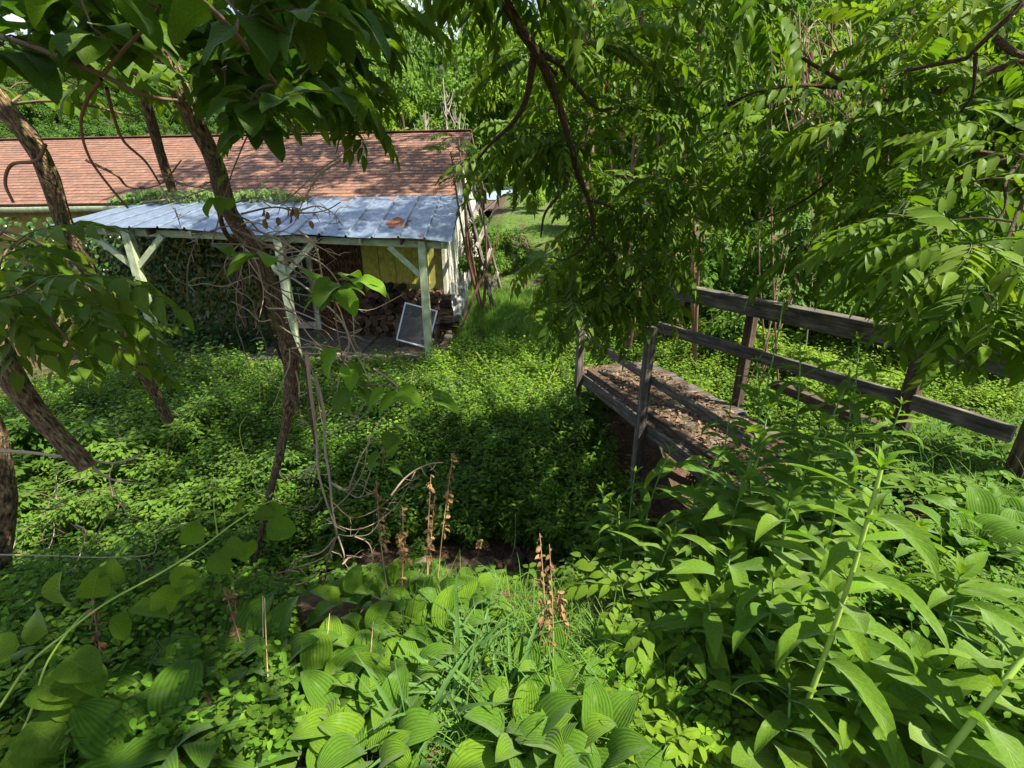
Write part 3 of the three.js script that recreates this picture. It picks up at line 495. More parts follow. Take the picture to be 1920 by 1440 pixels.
// ---------- trees: limbs drawn as curves, twigs grown to leaf clusters, leaves on the twigs ----------
class Tree {
  constructor(name, label, category, group) { this.o = thing(name, label, category, V(0, 0, 0), group); this.skel = []; this.leaves = []; this.tw = new MB(); this.n = 0; }
  limb(name, pts, r0, r1, m = BARK, { sides = 8, n = 24, bump = 0.16, cap = false, keep = true } = {}) {
    const g = tubeGeo(pts, r0, r1, sides, n, bump, false), me = mesh(name, g, m, this.o);
    if (cap) { const P = sample(pts, n), e = P[n], d = V().subVectors(e, P[n - 1]).normalize(), r = typeof r0 === 'function' ? r0(1) : r1, c = new THREE.CylinderGeometry(r * 0.97, r * 1.0, 0.012, 14).rotateX(Math.PI / 2); metric(c, 3); mesh('cut_end', c.applyMatrix4(basis(e, d)), CUTWOOD, me); }
    if (keep) sample(pts, n).forEach((p, i) => this.skel.push([p, lerp(typeof r0 === 'function' ? r0(0) : r0, typeof r0 === 'function' ? r0(1) : r1, i / n)]));
    return me;
  }
  // grow twigs towards the cluster centres, nearest first
  grow(centres, { geos, mats, per = [4, 6], size = [0.85, 1.15], maxTwig = 1.6, sagging = 0.12, out = 0.5, down = 0.35, single = false, r = 0.007 }) {
    const left = centres.map((c) => ({ c, d: Infinity, s: null }));
    const relax = (from) => { for (const e of left) for (let k = from; k < this.skel.length; k++) { const d = e.c.distanceTo(this.skel[k][0]); if (d < e.d) { e.d = d; e.s = this.skel[k]; } } };
    relax(0);
    while (left.length) {
      let b = 0; for (let k = 1; k < left.length; k++) if (left[k].d < left[b].d) b = k;
      const { c, d, s } = left.splice(b, 1)[0], from = this.skel.length;
      const tr = Math.min(r * (0.5 + d), s[1] * 0.8), mid = V().lerpVectors(s[0], c, 0.5).add(V(R(-1, 1) * d * 0.12, d * sagging, R(-1, 1) * d * 0.12)), pts = d > 0.02 ? [s[0], mid, c] : [s[0], c.clone().add(V(0, 0.02, 0)), c];
      this.tw.add(tubeGeo(pts, tr, 0.0022, 4, 5), ID, g3(R(0.8, 1.2)));
      const P = sample(pts, 5); for (let k = 1; k <= 5; k++) this.skel.push([P[k], lerp(tr, 0.003, k / 5)]);
      const n = Math.round(R(...per)), axis = V().subVectors(c, s[0]).normalize();
      for (let k = 0; k < n; k++) {
        const t = k === 0 ? 1 : R(0.45, 1), p = P[Math.round(t * 5)], a = k * 2.4 + R(-0.5, 0.5), dir = V(Math.cos(a), R(-0.2, 0.35), Math.sin(a)).addScaledVector(axis, out).add(V(0, -down * R(0.2, 1), 0));
        this.leaves.push([p, basis(p, dir, R(-0.4, 0.4), R(...size)), pick(geos), pick(mats)]);
      }
      relax(from);
    }
  }
  finish(twigMat = TWIG, most = 300, name = 'leaf') {
    if (this.tw.p.length) { const t = mesh('twigs', this.tw.geo(), twigMat, this.o); t.userData.kind = 'stuff'; }
    const eye = V(0, EYE, 0); this.leaves.sort((a, b) => a[0].distanceTo(eye) - b[0].distanceTo(eye));
    const near = this.leaves.filter(([p]) => p.z < 0.1), keep = new Set(near.slice(0, most));
    for (const [, m, g, mt] of keep) { const me = mesh(name, g, mt, this.o); me.matrixAutoUpdate = false; me.matrix.copy(m); }
    const rest = new Map(); for (const l of this.leaves) if (!keep.has(l)) { const k = l[2].uuid + l[3].uuid; if (!rest.has(k)) rest.set(k, []); rest.get(k).push(l); }
    for (const list of rest.values()) mass('foliage', null, null, list[0][2], list[0][3], list.map((l) => [l[1], tint(0.85, 1.15, 0.05)]), this.o);
    return this.o;
  }
}
const centresIn = (n, x0, x1, y0, y1, d0, d1, keep = () => true) => { const o = []; let g = 0; while (o.length < n && g++ < n * 40) { const x = R(x0, x1), y = R(y0, y1), d = R(d0, d1); if (keep(x, y, d)) o.push(W(x, y, d)); } return o; };
const path = (list) => list.map(([x, y, d]) => W(x, y, d));
// ---------- tree at the left edge: trunk, sawn limbs, the long dead limb hung with twigs ----------
reseed(10);
{
  const T = new Tree('broadleaf_tree', 'leaning tree at the left edge with sawn mossy limbs and big oval leaves', 'tree');
  const b = W(-10, 1130, 2.2), base = V(b.x - 0.02, ground(b.x, -2.2) - 0.1, -2.2), crown = V(-2.9, 5.4, -1.7);
  T.limb('trunk', [base, W(-6, 1000, 2.2), W(-14, 850, 2.2), V(-2.75, 3.4, -2.1), V(-2.9, 4.5, -1.9), crown, V(-2.4, 7.2, -1.6)], 0.075, 0.045, BARK, { n: 34 });
  T.limb('sawn_limb', [V(-2.72, 3.45, -2.08), W(-120, 500, 1.85), W(-20, 635, 1.8), W(62, 765, 1.85), W(162, 873, 1.9)], 0.068, 0.036, BARK, { n: 30, cap: true, sides: 12 });
  T.limb('sawn_limb', [V(-2.88, 4.6, -1.85), W(-100, 60, 2.05), W(-10, 180, 2.08), W(75, 290, 2.12), W(128, 440, 2.2), W(198, 560, 2.3), W(265, 690, 2.4), W(316, 788, 2.5)], 0.05, 0.026, BARK, { n: 40, cap: true, sides: 10 });
  T.limb('limb', [crown, W(90, -160, 2.5), W(190, -10, 2.6), W(252, 120, 2.62), W(290, 250, 2.7), W(324, 360, 2.75)], 0.046, 0.022, BARK, { n: 30 });
  const dead = [V(-2.7, 6.2, -1.7), W(150, -190, 2.2), W(250, -20, 2.25), W(302, 90, 2.3), W(348, 195, 2.35), W(402, 305, 2.4), W(432, 400, 2.45), W(487, 490, 2.5), W(522, 585, 2.55), W(547, 690, 2.6), W(538, 790, 2.6), W(505, 930, 2.6), W(488, 1010, 2.6), W(468, 1125, 2.58)];
  T.limb('hanging_dead_limb', dead, (t) => t < 0.5 ? lerp(0.055, 0.042, t * 2) : lerp(0.042, 0.013, (t - 0.5) * 2) + (t > 0.69 && t < 0.76 ? 0.012 : 0), 0, BARK, { n: 70, sides: 10 });
  T.limb('climbing_vine', path([[395, 290, 2.33], [408, 360, 2.32], [440, 420, 2.4], [470, 450, 2.38], [505, 505, 2.43], [525, 560, 2.46], [538, 610, 2.5], [552, 650, 2.52], [575, 700, 2.5], [582, 770, 2.5], [593, 840, 2.48]]), 0.018, 0.009, BARK, { n: 40, sides: 7 });
  T.limb('climbing_vine', path([[420, 330, 2.48], [412, 400, 2.5], [425, 440, 2.5], [455, 470, 2.55], [490, 545, 2.55], [500, 600, 2.6], [540, 700, 2.66]]), 0.014, 0.008, BARK2, { n: 30, sides: 6 });
  T.limb('stub', path([[545, 740, 2.58], [555, 755, 2.5], [560, 772, 2.46]]), 0.02, 0.014, BARK, { n: 6, cap: true });
  // living side shoots
  T.limb('shoot', path([[-30, 60, 1.25], [60, 88, 1.26], [190, 140, 1.3], [260, 175, 1.35], [340, 190, 1.5]]), 0.007, 0.004, TWIG, { sides: 5 });
  T.limb('shoot', path([[190, 142, 1.3], [235, 90, 1.28], [278, 45, 1.25], [300, 10, 1.2]]), 0.005, 0.0035, TWIG, { sides: 5 });
  T.limb('shoot', path([[190, 148, 1.32], [160, 195, 1.4], [152, 240, 1.45], [170, 300, 1.5], [210, 355, 1.55], [240, 390, 1.6]]), 0.005, 0.003, TWIG_RED, { sides: 5, keep: false });
  T.limb('shoot', path([[200, 165, 1.4], [212, 215, 1.5], [232, 265, 1.55], [270, 300, 1.6], [300, 345, 1.7]]), 0.005, 0.003, TWIG_RED, { sides: 5, keep: false });
  T.limb('shoot', path([[85, 270, 1.6], [70, 300, 1.6], [20, 310, 1.6], [10, 345, 1.6], [25, 380, 1.6]]), 0.006, 0.004, TWIG_RED, { sides: 5, keep: false });
  T.limb('shoot', path([[300, -60, 1.2], [400, 20, 1.3], [480, 110, 1.45], [540, 190, 1.6], [560, 250, 1.7]]), 0.009, 0.004, TWIG, { sides: 5 });
  T.limb('shoot', path([[160, 300, 2.0], [220, 330, 2.05], [240, 350, 2.1], [300, 345, 2.2], [340, 300, 2.25]]), 0.006, 0.003, TWIG_RED, { sides: 5, keep: false });
  T.limb('side_branch', path([[0, 845, 1.9], [50, 848, 1.9], [110, 855, 1.9], [165, 862, 1.92], [215, 868, 1.95], [270, 850, 2.0]]), 0.009, 0.004, TWIG_DEAD, { sides: 5 });
  T.limb('side_branch', path([[165, 866, 1.9], [200, 895, 1.92], [240, 905, 1.95], [275, 907, 2.0]]), 0.007, 0.003, TWIG_DEAD, { sides: 5 });
  // big oval leaves close overhead
  const big = { geos: BROAD, mats: L_BROAD, per: [5, 8], single: true, down: 0.6, size: [0.7, 1.15], out: 0.3 };
  T.grow([...centresIn(22, -20, 620, -70, 60, 1.1, 1.9), ...centresIn(20, 350, 640, 10, 190, 1.3, 2.1, (x, y) => y < 215 - (640 - x) * 0.1), ...centresIn(4, 0, 220, 40, 90, 1.2, 1.5), ...centresIn(4, -60, 60, -60, 10, 1.3, 1.7), ...centresIn(10, -100, 700, -260, -60, 1.2, 2.2), ...centresIn(3, 440, 620, 190, 240, 1.7, 2.1)], big);
  T.grow([...centresIn(3, 575, 660, 510, 565, 1.5, 1.6), ...centresIn(3, 640, 800, 690, 750, 1.5, 1.7), ...centresIn(1, 715, 745, 840, 880, 1.9, 2.0), ...centresIn(1, 375, 400, 455, 480, 1.7, 1.8)], { ...big, per: [5, 7], r: 0.004, size: [0.6, 0.95], mats: [L_YOUNG, L_BROAD[1]] });
  T.finish(TWIG, 420);
}
// pinnate tree behind it on the left: backlit leaflets
reseed(11);
{
  const T = new Tree('ash_sapling', 'young tree with pairs of bright backlit leaflets at far left', 'tree');
  const g0 = V(-3.6, 0, -2.6); g0.y = ground(g0.x, g0.z) - 0.1;
  T.limb('trunk', [g0, V(-3.5, 1.6, -2.5), V(-3.2, 3.0, -2.4), V(-2.9, 4.4, -2.5)], 0.04, 0.02, BARK2);
  T.limb('branch', [V(-3.35, 2.3, -2.45), W(-120, 560, 1.8), W(-20, 520, 1.6), W(60, 560, 1.5), W(130, 640, 1.55)], 0.014, 0.004, TWIG);
  T.limb('branch', [V(-3.3, 2.6, -2.45), W(-60, 420, 1.9), W(60, 450, 1.9), W(180, 520, 2.0)], 0.012, 0.004, TWIG);
  T.limb('branch', [V(-3.1, 3.4, -2.4), W(-60, 200, 2.2), W(120, 190, 2.2), W(260, 220, 2.3)], 0.012, 0.004, TWIG);
  const o = { geos: ASHLIKE, mats: [L_WALNUT[0], L_WALNUT[2], L_BROAD[1]], per: [3, 5], size: [0.75, 1.05], down: 0.4 };
  T.grow([...centresIn(13, -20, 220, 440, 620, 1.35, 2.1, (x, y) => x < 80 || y > 500), ...centresIn(6, 0, 330, 110, 170, 2.0, 2.8),  ...centresIn(4, 150, 260, 600, 660, 2.2, 3.0)], o);
  T.finish(TWIG, 220);
}
// ---------- walnut whose long limb hangs into the middle of the view ----------
reseed(12);
{
  const T = new Tree('walnut_tree', 'walnut tree whose long limb hangs down in the middle with feathery leaves', 'tree');
  const g0 = V(1.5, ground(1.5, 2.2) - 0.2, 2.2);
  T.limb('trunk', [g0, V(1.5, 3.5, 2.2), V(1.3, 6.0, 1.8), V(1.2, 8.5, 1.4)], 0.19, 0.1, BARK, { n: 26 });
  T.limb('main_limb', [V(1.4, 5.2, 2.0), V(0.8, 5.6, 0.4), V(0.2, 5.4, -1.2), W(900, -120, 2.55), W(945, 0, 2.8), W(985, 70, 2.9), W(1012, 108, 3.0), W(1045, 190, 3.2), W(1070, 270, 3.4), W(1086, 330, 3.6), W(1108, 390, 3.8), W(1112, 440, 4.0)], (t) => lerp(0.085, 0.014, Math.pow(t, 0.85)), 0, BARK2, { n: 60, sides: 10 });
  const B = (l, a, b) => T.limb('branch', path(l), a, b, BARK2, { sides: 6, n: 18 });
  B([[1002, 100, 3.0], [985, 190, 3.1], [962, 230, 3.2], [920, 270, 3.3], [895, 300, 3.4]], 0.02, 0.008);
  B([[1014, 100, 3.0], [1050, 122, 3.1], [1085, 168, 3.2], [1125, 206, 3.3], [1152, 200, 3.4]], 0.018, 0.008);
  B([[1040, 175, 3.15], [1020, 120, 3.1], [1045, 140, 3.15]], 0.012, 0.01);
  B([[1078, 300, 3.5], [1052, 360, 3.6], [1022, 400, 3.7], [1014, 445, 3.8]], 0.016, 0.006);
  B([[1112, 435, 4.0], [1092, 465, 4.1], [1055, 488, 4.2], [1035, 482, 4.25]], 0.013, 0.006);
  B([[1110, 375, 3.8], [1150, 392, 3.9], [1168, 425, 4.0]], 0.012, 0.005);
  B([[1112, 440, 4.0], [1140, 470, 4.1], [1170, 520, 4.2], [1200, 560, 4.3]], 0.012, 0.005);
  B([[945, 0, 2.8], [880, -40, 2.6], [800, -30, 2.4], [700, -20, 2.2], [640, 20, 2.2]], 0.022, 0.008);
  B([[660, 0, 2.2], [610, 110, 2.2], [590, 190, 2.3]], 0.012, 0.005);
  const o = { geos: WALNUT, mats: L_WALNUT, per: [4, 7], size: [0.8, 1.15], down: 0.45, out: 0.5 };
  const gap = (x, y) => !(x > 735 && x < 875 && y > 60) && !(x > 735 && x < 800 && y > -20);
  T.grow([...centresIn(17, 540, 632, -60, 165, 2.0, 2.8, (x, y) => y < 180 - Math.abs(x - 600) * 0.5), ...centresIn(6, 880, 980, -80, -20, 2.6, 3.2), ...centresIn(26, 985, 1240, -10, 270, 3.1, 4.6, gap), ...centresIn(7, 935, 1010, 230, 290, 3.6, 4.4), ...centresIn(40, 960, 1260, 400, 590, 3.9, 5.0, (x, y) => y < 600 - Math.max(0, 1010 - x) * 1.2 && !(x < 1090 && y < 455)), ...centresIn(16, 960, 1240, 290, 400, 4.0, 5.2, (x, y) => !(x < 1080 && y > 340)), ...centresIn(16, 300, 1000, -520, -80, 1.6, 3.0)], o);
  // upper crown over the near bank
  T.limb('bough', [V(1.4, 5.6, 1.9), V(1.7, 6.0, 0.4), V(1.6, 5.9, -1.2), V(1.4, 5.6, -2.6)], 0.06, 0.015, BARK2); T.limb('bough', [V(1.35, 6.2, 1.7), V(0.6, 6.4, 0), V(0.0, 6.2, -1.6)], 0.05, 0.012, BARK2);
  { const c = []; for (let k = 0; k < 80; k++) c.push(V(R(0.6, 1.95), R(5.0, 6.4), R(-3.0, 0.2))); T.grow(c, o); }
  T.finish(TWIG, 300);
}
// ---------- walnut at the right edge ----------
reseed(13);
{
  const T = new Tree('walnut_tree', 'walnut tree at the right edge with layered low boughs', 'tree');
  const g0 = V(5.6, ground(5.6, -2.4) - 0.2, -2.4);
  T.limb('trunk', [g0, V(5.5, 2.5, -2.4), V(5.2, 4.5, -2.3), V(4.8, 7.5, -2.2)], 0.15, 0.09, BARK, { n: 26 });
  const B = (l, a, b, m = BARK2) => T.limb('bough', l, a, b, m, { sides: 7, n: 22 });
  B([V(5.5, 3.0, -2.4), W(2020, 300, 2.6), W(1920, 292, 2.7), W(1860, 292, 2.8), W(1790, 276, 2.9), W(1690, 252, 3.0)], 0.035, 0.011);
  B([W(1905, 296, 2.7), W(1830, 320, 2.8), W(1770, 352, 2.9), W(1715, 412, 3.0)], 0.017, 0.006);
  B([V(5.2, 4.6, -2.3), W(1990, -60, 2.1), W(1905, 20, 2.0), W(1865, 70, 2.05), W(1800, 115, 2.1), W(1745, 130, 2.15), W(1695, 132, 2.2)], 0.03, 0.008);
  B([W(1865, 70, 2.03), W(1905, 100, 2.0), W(1950, 105, 2.0)], 0.013, 0.01); B([W(1830, 100, 2.06), W(1822, 180, 2.1), W(1800, 210, 2.15)], 0.007, 0.004);
  B([V(5.3, 4.0, -2.4), W(1900, 120, 3.4), W(1700, 190, 3.6), W(1600, 162, 3.7), W(1560, 142, 3.8), W(1490, 100, 3.9)], 0.04, 0.01);
  B([W(1597, 163, 3.7), W(1450, 165, 3.8), W(1360, 196, 4.0), W(1300, 230, 4.2)], 0.016, 0.005);
  B([W(1915, 300, 2.7), W(1885, 345, 2.5), W(1882, 395, 2.4), W(1850, 430, 2.4)], 0.01, 0.004);
  B([W(1700, 190, 3.6), W(1600, 300, 3.9), W(1500, 380, 4.2), W(1400, 420, 4.4)], 0.018, 0.006);
  B([W(1950, 300, 2.5), W(1900, 420, 2.0), W(1860, 520, 1.9), W(1840, 600, 1.9)], 0.012, 0.004);
  const o = { geos: WALNUT, mats: L_WALNUT, per: [4, 7], size: [0.85, 1.2], down: 0.4, out: 0.5 };
  T.grow([...centresIn(34, 1280, 1920, -40, 260, 2.8, 5.0, (x, y) => !(x > 1480 && x < 1640 && y < 150)), ...centresIn(32, 1230, 1700, 220, 430, 3.6, 5.4), ...centresIn(18, 1650, 1920, 240, 470, 2.2, 3.4), ...centresIn(11, 1720, 1930, 430, 570, 1.7, 2.5), ...centresIn(8, 1500, 1900, 440, 520, 2.8, 3.8), ...centresIn(8, 1500, 2300, -420, -80, 1.9, 3.5)], o);
  // high crown spreading over the bridge and the far bank
  T.limb('bough', [V(4.85, 7.0, -2.2), V(3.8, 8.2, -3.8), V(2.6, 8.6, -5.2), V(1.0, 8.4, -6.2)], 0.08, 0.02, BARK2); T.limb('bough', [V(4.8, 7.4, -2.2), V(4.6, 8.6, -4.6), V(3.6, 8.8, -7.0), V(2.6, 8.6, -8.2)], 0.08, 0.02, BARK2); T.limb('bough', [V(4.8, 7.2, -2.2), V(3.4, 8.0, -2.8), V(1.6, 7.9, -3.6), V(0.2, 7.7, -4.4), V(-1.8, 7.6, -5.4)], 0.07, 0.02, BARK2);
  { const c = []; let g = 0; while (c.length < 300 && g++ < 6000) { const v = V(R(-2.6, 5.2), R(7.2, 9.8), R(-8.6, -3.0)); if (fbm(v.x * 0.55, v.z * 0.55, 3, 2) > -0.14 && !(v.x > 2.9 && v.z > -6.3)) c.push(v); } T.grow(c, { ...o, per: [5, 8], size: [1, 1.35] }); }
  T.finish(TWIG, 300);
}
// ---------- tall tree beyond the house end, its crown above the frame ----------
reseed(14);
{
  const T = new Tree('tall_walnut_tree', 'tall tree whose trunk stands behind the hanging limb by the lawn', 'tree');
  const x0 = 1.5, z0 = -11.2;
  T.limb('trunk', [V(x0, ground(x0, z0) - 0.2, z0), V(x0 + 0.1, 4, z0), V(x0 - 0.1, 7.5, z0 + 0.1), V(x0 - 0.3, 11, z0 + 0.2)], 0.16, 0.07, BARK, { n: 24 });
  for (const [dx, dz, y] of [[-3, 0.4, 9.6], [-2, 1.6, 10.2], [1.6, 0.8, 9.8], [-1, -1.2, 10.6], [0.5, 2, 9.2], [-4, 0.9, 9.4]]) T.limb('bough', [V(x0, 7.0, z0), V(x0 + dx * 0.5, y - 0.5, z0 + dz * 0.5), V(x0 + dx, y, z0 + dz)], 0.06, 0.015, BARK2, { sides: 6, n: 14 });
  const c = []; let g = 0; while (c.length < 210 && g++ < 6000) { const v = V(R(-4.2, 3.0), R(8.0, 11.5), R(-13.3, -9.0)); if (fbm(v.x * 0.6, v.z * 0.6, 8, 2) > -0.22) c.push(v); }
  T.grow(c, { geos: WALNUT, mats: L_WALNUT, per: [5, 8], size: [1, 1.4], down: 0.4, out: 0.5 });
  T.finish(TWIG, 300);
}
const ORD = ['leftmost', 'second', 'third', 'fourth', 'fifth', 'sixth', 'seventh', 'eighth', 'ninth', 'tenth', 'eleventh', 'twelfth', 'thirteenth', 'fourteenth', 'fifteenth', 'sixteenth', 'seventeenth', 'eighteenth'];
// ---------- dead twigs hanging from the dead limb ----------
reseed(20);
{
  const tangle = thing('dead_twig_tangle', 'bare tan dead twigs hanging in a tangle below the dead limb', 'twigs', V(0, 0, 0), null);
  const D0 = 2.52, lines = [
    [[500, 520], [530, 545], [580, 555], [615, 560], [650, 575], [690, 583], [720, 570], [757, 551]], [[520, 505], [560, 530], [600, 560], [640, 600], [655, 640], [640, 700], [622, 765], [604, 782]],
    [[430, 420], [500, 440], [560, 470], [610, 500], [640, 540], [660, 590], [664, 640]], [[440, 430], [520, 470], [590, 520], [630, 570], [650, 620], [676, 660], [700, 700]],
    [[560, 640], [588, 700], [598, 770], [606, 800], [616, 815], [628, 808], [660, 790], [680, 765], [692, 735], [690, 700]],
    [[575, 660], [585, 760], [594, 830], [598, 880], [608, 930], [625, 980], [632, 1004]], [[590, 700], [608, 780], [610, 830], [617, 900], [622, 950], [633, 1000]],
    [[632, 1002], [615, 1040], [565, 1063], [520, 1075], [485, 1092]], [[632, 1004], [600, 1035], [560, 1050], [535, 1085], [553, 1082]], [[634, 1000], [660, 1006], [692, 1000], [722, 962], [740, 930]],
    [[628, 985], [660, 994], [700, 985], [740, 950], [770, 905], [785, 890]], [[620, 940], [660, 968], [690, 962], [735, 930], [770, 895]], [[618, 905], [650, 925], [672, 935], [690, 900], [705, 860], [735, 820]],
    [[622, 955], [650, 930], [680, 880], [690, 830], [712, 790], [730, 770]], [[620, 905], [650, 920], [660, 900], [680, 850], [695, 830], [688, 815]], [[633, 1003], [618, 1040], [612, 1060], [611, 1092]], [[634, 1004], [645, 1040], [640, 1060], [660, 1045], [678, 1045]],
    [[597, 865], [575, 885], [550, 893], [525, 888]], [[606, 930], [585, 955], [570, 950], [560, 945]], [[598, 870], [580, 900], [576, 930]], [[660, 1005], [690, 1020], [702, 1060], [705, 1080]],
    [[540, 560], [560, 600], [590, 640], [612, 655], [645, 660], [660, 640]], [[470, 440], [440, 470], [420, 500], [440, 540], [470, 560], [480, 600]], [[430, 440], [450, 500], [455, 560], [440, 600], [455, 650], [470, 690]],
    [[520, 470], [560, 450], [610, 470], [640, 480]], [[505, 460], [560, 500], [620, 540], [660, 545]], [[440, 380], [480, 370], [520, 380], [555, 360], [590, 330], [640, 290], [668, 265]], [[455, 400], [520, 390], [565, 400], [610, 395], [640, 380]],
    [[560, 395], [600, 385], [625, 400], [645, 425]], [[470, 430], [500, 480], [530, 490], [570, 480]], [[560, 430], [590, 460], [605, 520], [615, 560]], [[490, 560], [480, 600], [495, 640], [505, 690], [520, 720]], [[640, 590], [662, 650], [680, 690], [698, 735], [690, 770], [655, 800]],
    [[700, 690], [740, 720], [770, 760]], [[545, 660], [560, 720], [565, 780], [590, 810]], [[350, 560], [352, 500], [365, 460], [385, 430]], [[640, 300], [600, 330], [570, 380], [550, 420]], [[735, 930], [760, 895], [800, 870], [830, 865]], [[500, 1090], [560, 1095], [620, 1060]],
    [[300, 330], [330, 340], [370, 350], [395, 340]], [[270, 380], [340, 370], [400, 350]], [[300, 345], [330, 400], [340, 430]],
  ];
  lines.forEach((l, i) => {
    const d = D0 + R(-0.16, 0.14), P = l.map(([x, y], k) => W(x + R(-2, 2), y + R(-2, 2), d + Math.sin(k * 1.3 + i) * 0.05)), thick = i === 5 || i === 6 ? 0.0105 : R(0.0038, 0.0072);
    const tw = mesh('twig', tubeGeo(P, thick, thick * 0.42, 5, 22, 0.25), i % 4 === 3 ? TWIG : TWIG_DEAD, tangle), S = sample(P, 22);
    for (let k = 0; k < 7; k++) { const p = S[Math.floor(R(5, 22))], a = R(0, 6.28), L = R(0.02, 0.1), e = p.clone().add(V(Math.cos(a) * L, R(-0.05, 0.05), Math.sin(a) * L * 0.6)); mesh('spur', tubeGeo([p, V().lerpVectors(p, e, 0.5).add(V(0, R(-0.015, 0.015), 0)), e], thick * 0.5, 0.0012, 4, 4), TWIG_DEAD, tw); }
  });
  for (let k = 0; k < 26; k++) {
    const y = R(390, 660), x = 430 + (y - 390) * 0.42 + R(-10, 10); let a = R(-0.5, 1.3) + (rnd() < 0.25 ? 1.8 : 0), q = [x, y], d = R(2.35, 2.6), P = [W(x, y, d)]; const n = Math.round(R(3, 6));
    for (let j = 0; j < n; j++) { q = [q[0] + Math.cos(a) * R(22, 42), q[1] + Math.sin(a) * R(22, 42)]; a += R(-0.55, 0.7); d += R(-0.07, 0.07); P.push(W(q[0], q[1], d)); }
    mesh('twig', tubeGeo(P, R(0.003, 0.006), 0.0014, 5, 18, 0.25), k % 3 ? TWIG_DEAD : TWIG, tangle);
  }
  // withered leaves caught in the twigs
  for (let k = 0; k < 9; k++) { const m = mesh('withered_leaf', LITTER[k % 2], L_DEAD, tangle); m.matrixAutoUpdate = false; m.matrix.copy(basis(W(R(490, 585), R(385, 415), 2.35), V(R(-0.3, 0.3), -1, R(-0.3, 0.3)), R(-1, 1), R(0.55, 0.85))); }
}
// long brown runners
reseed(21);
for (const [l, r, label] of [
  [[[468, 1130, 2.3], [440, 1160, 2.2], [400, 1190, 2.05], [340, 1250, 1.85], [260, 1280, 1.75], [180, 1310, 1.7], [60, 1345, 1.65], [-40, 1360, 1.6]], 0.006, 'long brown vine stem sagging from the dead limb to the lower left'],
  [[[408, 1225, 1.75], [402, 1290, 1.6], [405, 1370, 1.45], [425, 1420, 1.3], [450, 1470, 1.2]], 0.004, 'thin curved brown stem at the bottom among hostas'],
  [[[0, 1040, 1.9], [100, 1042, 1.95], [200, 1045, 2.0], [290, 1035, 2.05], [290, 1000, 2.1]], 0.004, 'thin level dead stem at left above the brush'],
  [[[120, 1385, 1.5], [170, 1340, 1.5], [240, 1352, 1.55], [300, 1380, 1.5], [400, 1420, 1.4], [440, 1440, 1.35]], 0.0045, 'brown forked twig lying across the plants at bottom left'],
  [[[1190, 1440, 1.15], [1250, 1400, 1.2], [1310, 1350, 1.25]], 0.004, 'pale fallen stick in the grass at bottom centre right'],
]) top('vine_stem', tubeGeo(path(l), r, r * 0.7, 6, 30, 0.15), TWIG_DEAD, label, 'stem');
// brushy dead stems under the left shrubs
{
  const brush = thing('brush_pile', 'dark tangled dead stems under the shrubs at far left', 'brush', V(0, 0, 0));
  for (let k = 0; k < 46; k++) { const a = W(R(0, 330), R(930, 1230), R(2.2, 3.6)), L = R(0.25, 0.8), t = R(0, 6.28); a.y = Math.max(a.y, ground(a.x, a.z) + 0.02); const b = a.clone().add(V(Math.cos(t) * L, R(-0.25, 0.35) * L, Math.sin(t) * L)), m = V().lerpVectors(a, b, 0.5).add(V(R(-0.1, 0.1), R(0, 0.15), R(-0.1, 0.1))); mesh('stick', tubeGeo([a, m, b], R(0.003, 0.008), 0.002, 4, 8, 0.2), k % 2 ? TWIG : TWIG_DEAD, brush); }
}

// ---------- tall lance-leaved weeds on the near right bank ----------
reseed(22);
function tallWeed(label, tip, base, { leaves = 22, from = 0.25, size = 1, geos = IRON, bow = 0.1, thick = 0.006, topSize = 0.5, mats = L_IRON, stem = STEM, group = 'tall lance-leaved weeds' } = {}) {
  const o = thing('tall_weed', label, 'weed', base, group), t = tip.clone().sub(base), L = t.length(), mid = t.clone().multiplyScalar(0.5).add(V(R(-bow, bow) * L, bow * L * 0.6, R(-bow, bow) * L));
  const c = new THREE.QuadraticBezierCurve3(V(0, -0.03, 0), mid, t), P = c.getPoints(14);
  mesh('stem', tubeGeo(P, thick, thick * 0.6, 7, 18), stem, o);
  for (let k = 0; k < leaves; k++) {
    const f = from + (1 - from) * Math.pow(k / leaves, 0.9), p = c.getPoint(f), tan = c.getTangent(f), a = k * 2.4 + R(-0.3, 0.3);
    const side = V(1, 0, 0).addScaledVector(tan, -tan.x).normalize(), up2 = V().crossVectors(tan, side), out = side.clone().multiplyScalar(Math.cos(a)).addScaledVector(up2, Math.sin(a)), s = size * (f > 0.92 ? topSize : lerp(1.3, 1.05, f)) * R(0.8, 1.15);
    const m = mesh('leaf', pick(geos), pick(mats), o); m.matrixAutoUpdate = false; m.matrix.copy(basis(p, out.addScaledVector(tan, R(0.35, 0.75)), R(-0.25, 0.25), s, tan));
  }
  for (let k = 0; k < 5; k++) { const a = k * 1.257, m = mesh('leaf', IRON[k % 2], mats[2] ?? mats[0], o); m.matrixAutoUpdate = false; const tan = c.getTangent(1); m.matrix.copy(basis(t, V(Math.cos(a) * 0.5, 0, Math.sin(a) * 0.5).addScaledVector(tan, 1), 0, size * R(0.25, 0.42), tan)); }
  return o;
}
const below = (p, dx = 0, dz = 0) => V(p.x + dx, ground(p.x + dx, p.z + dz), p.z + dz);
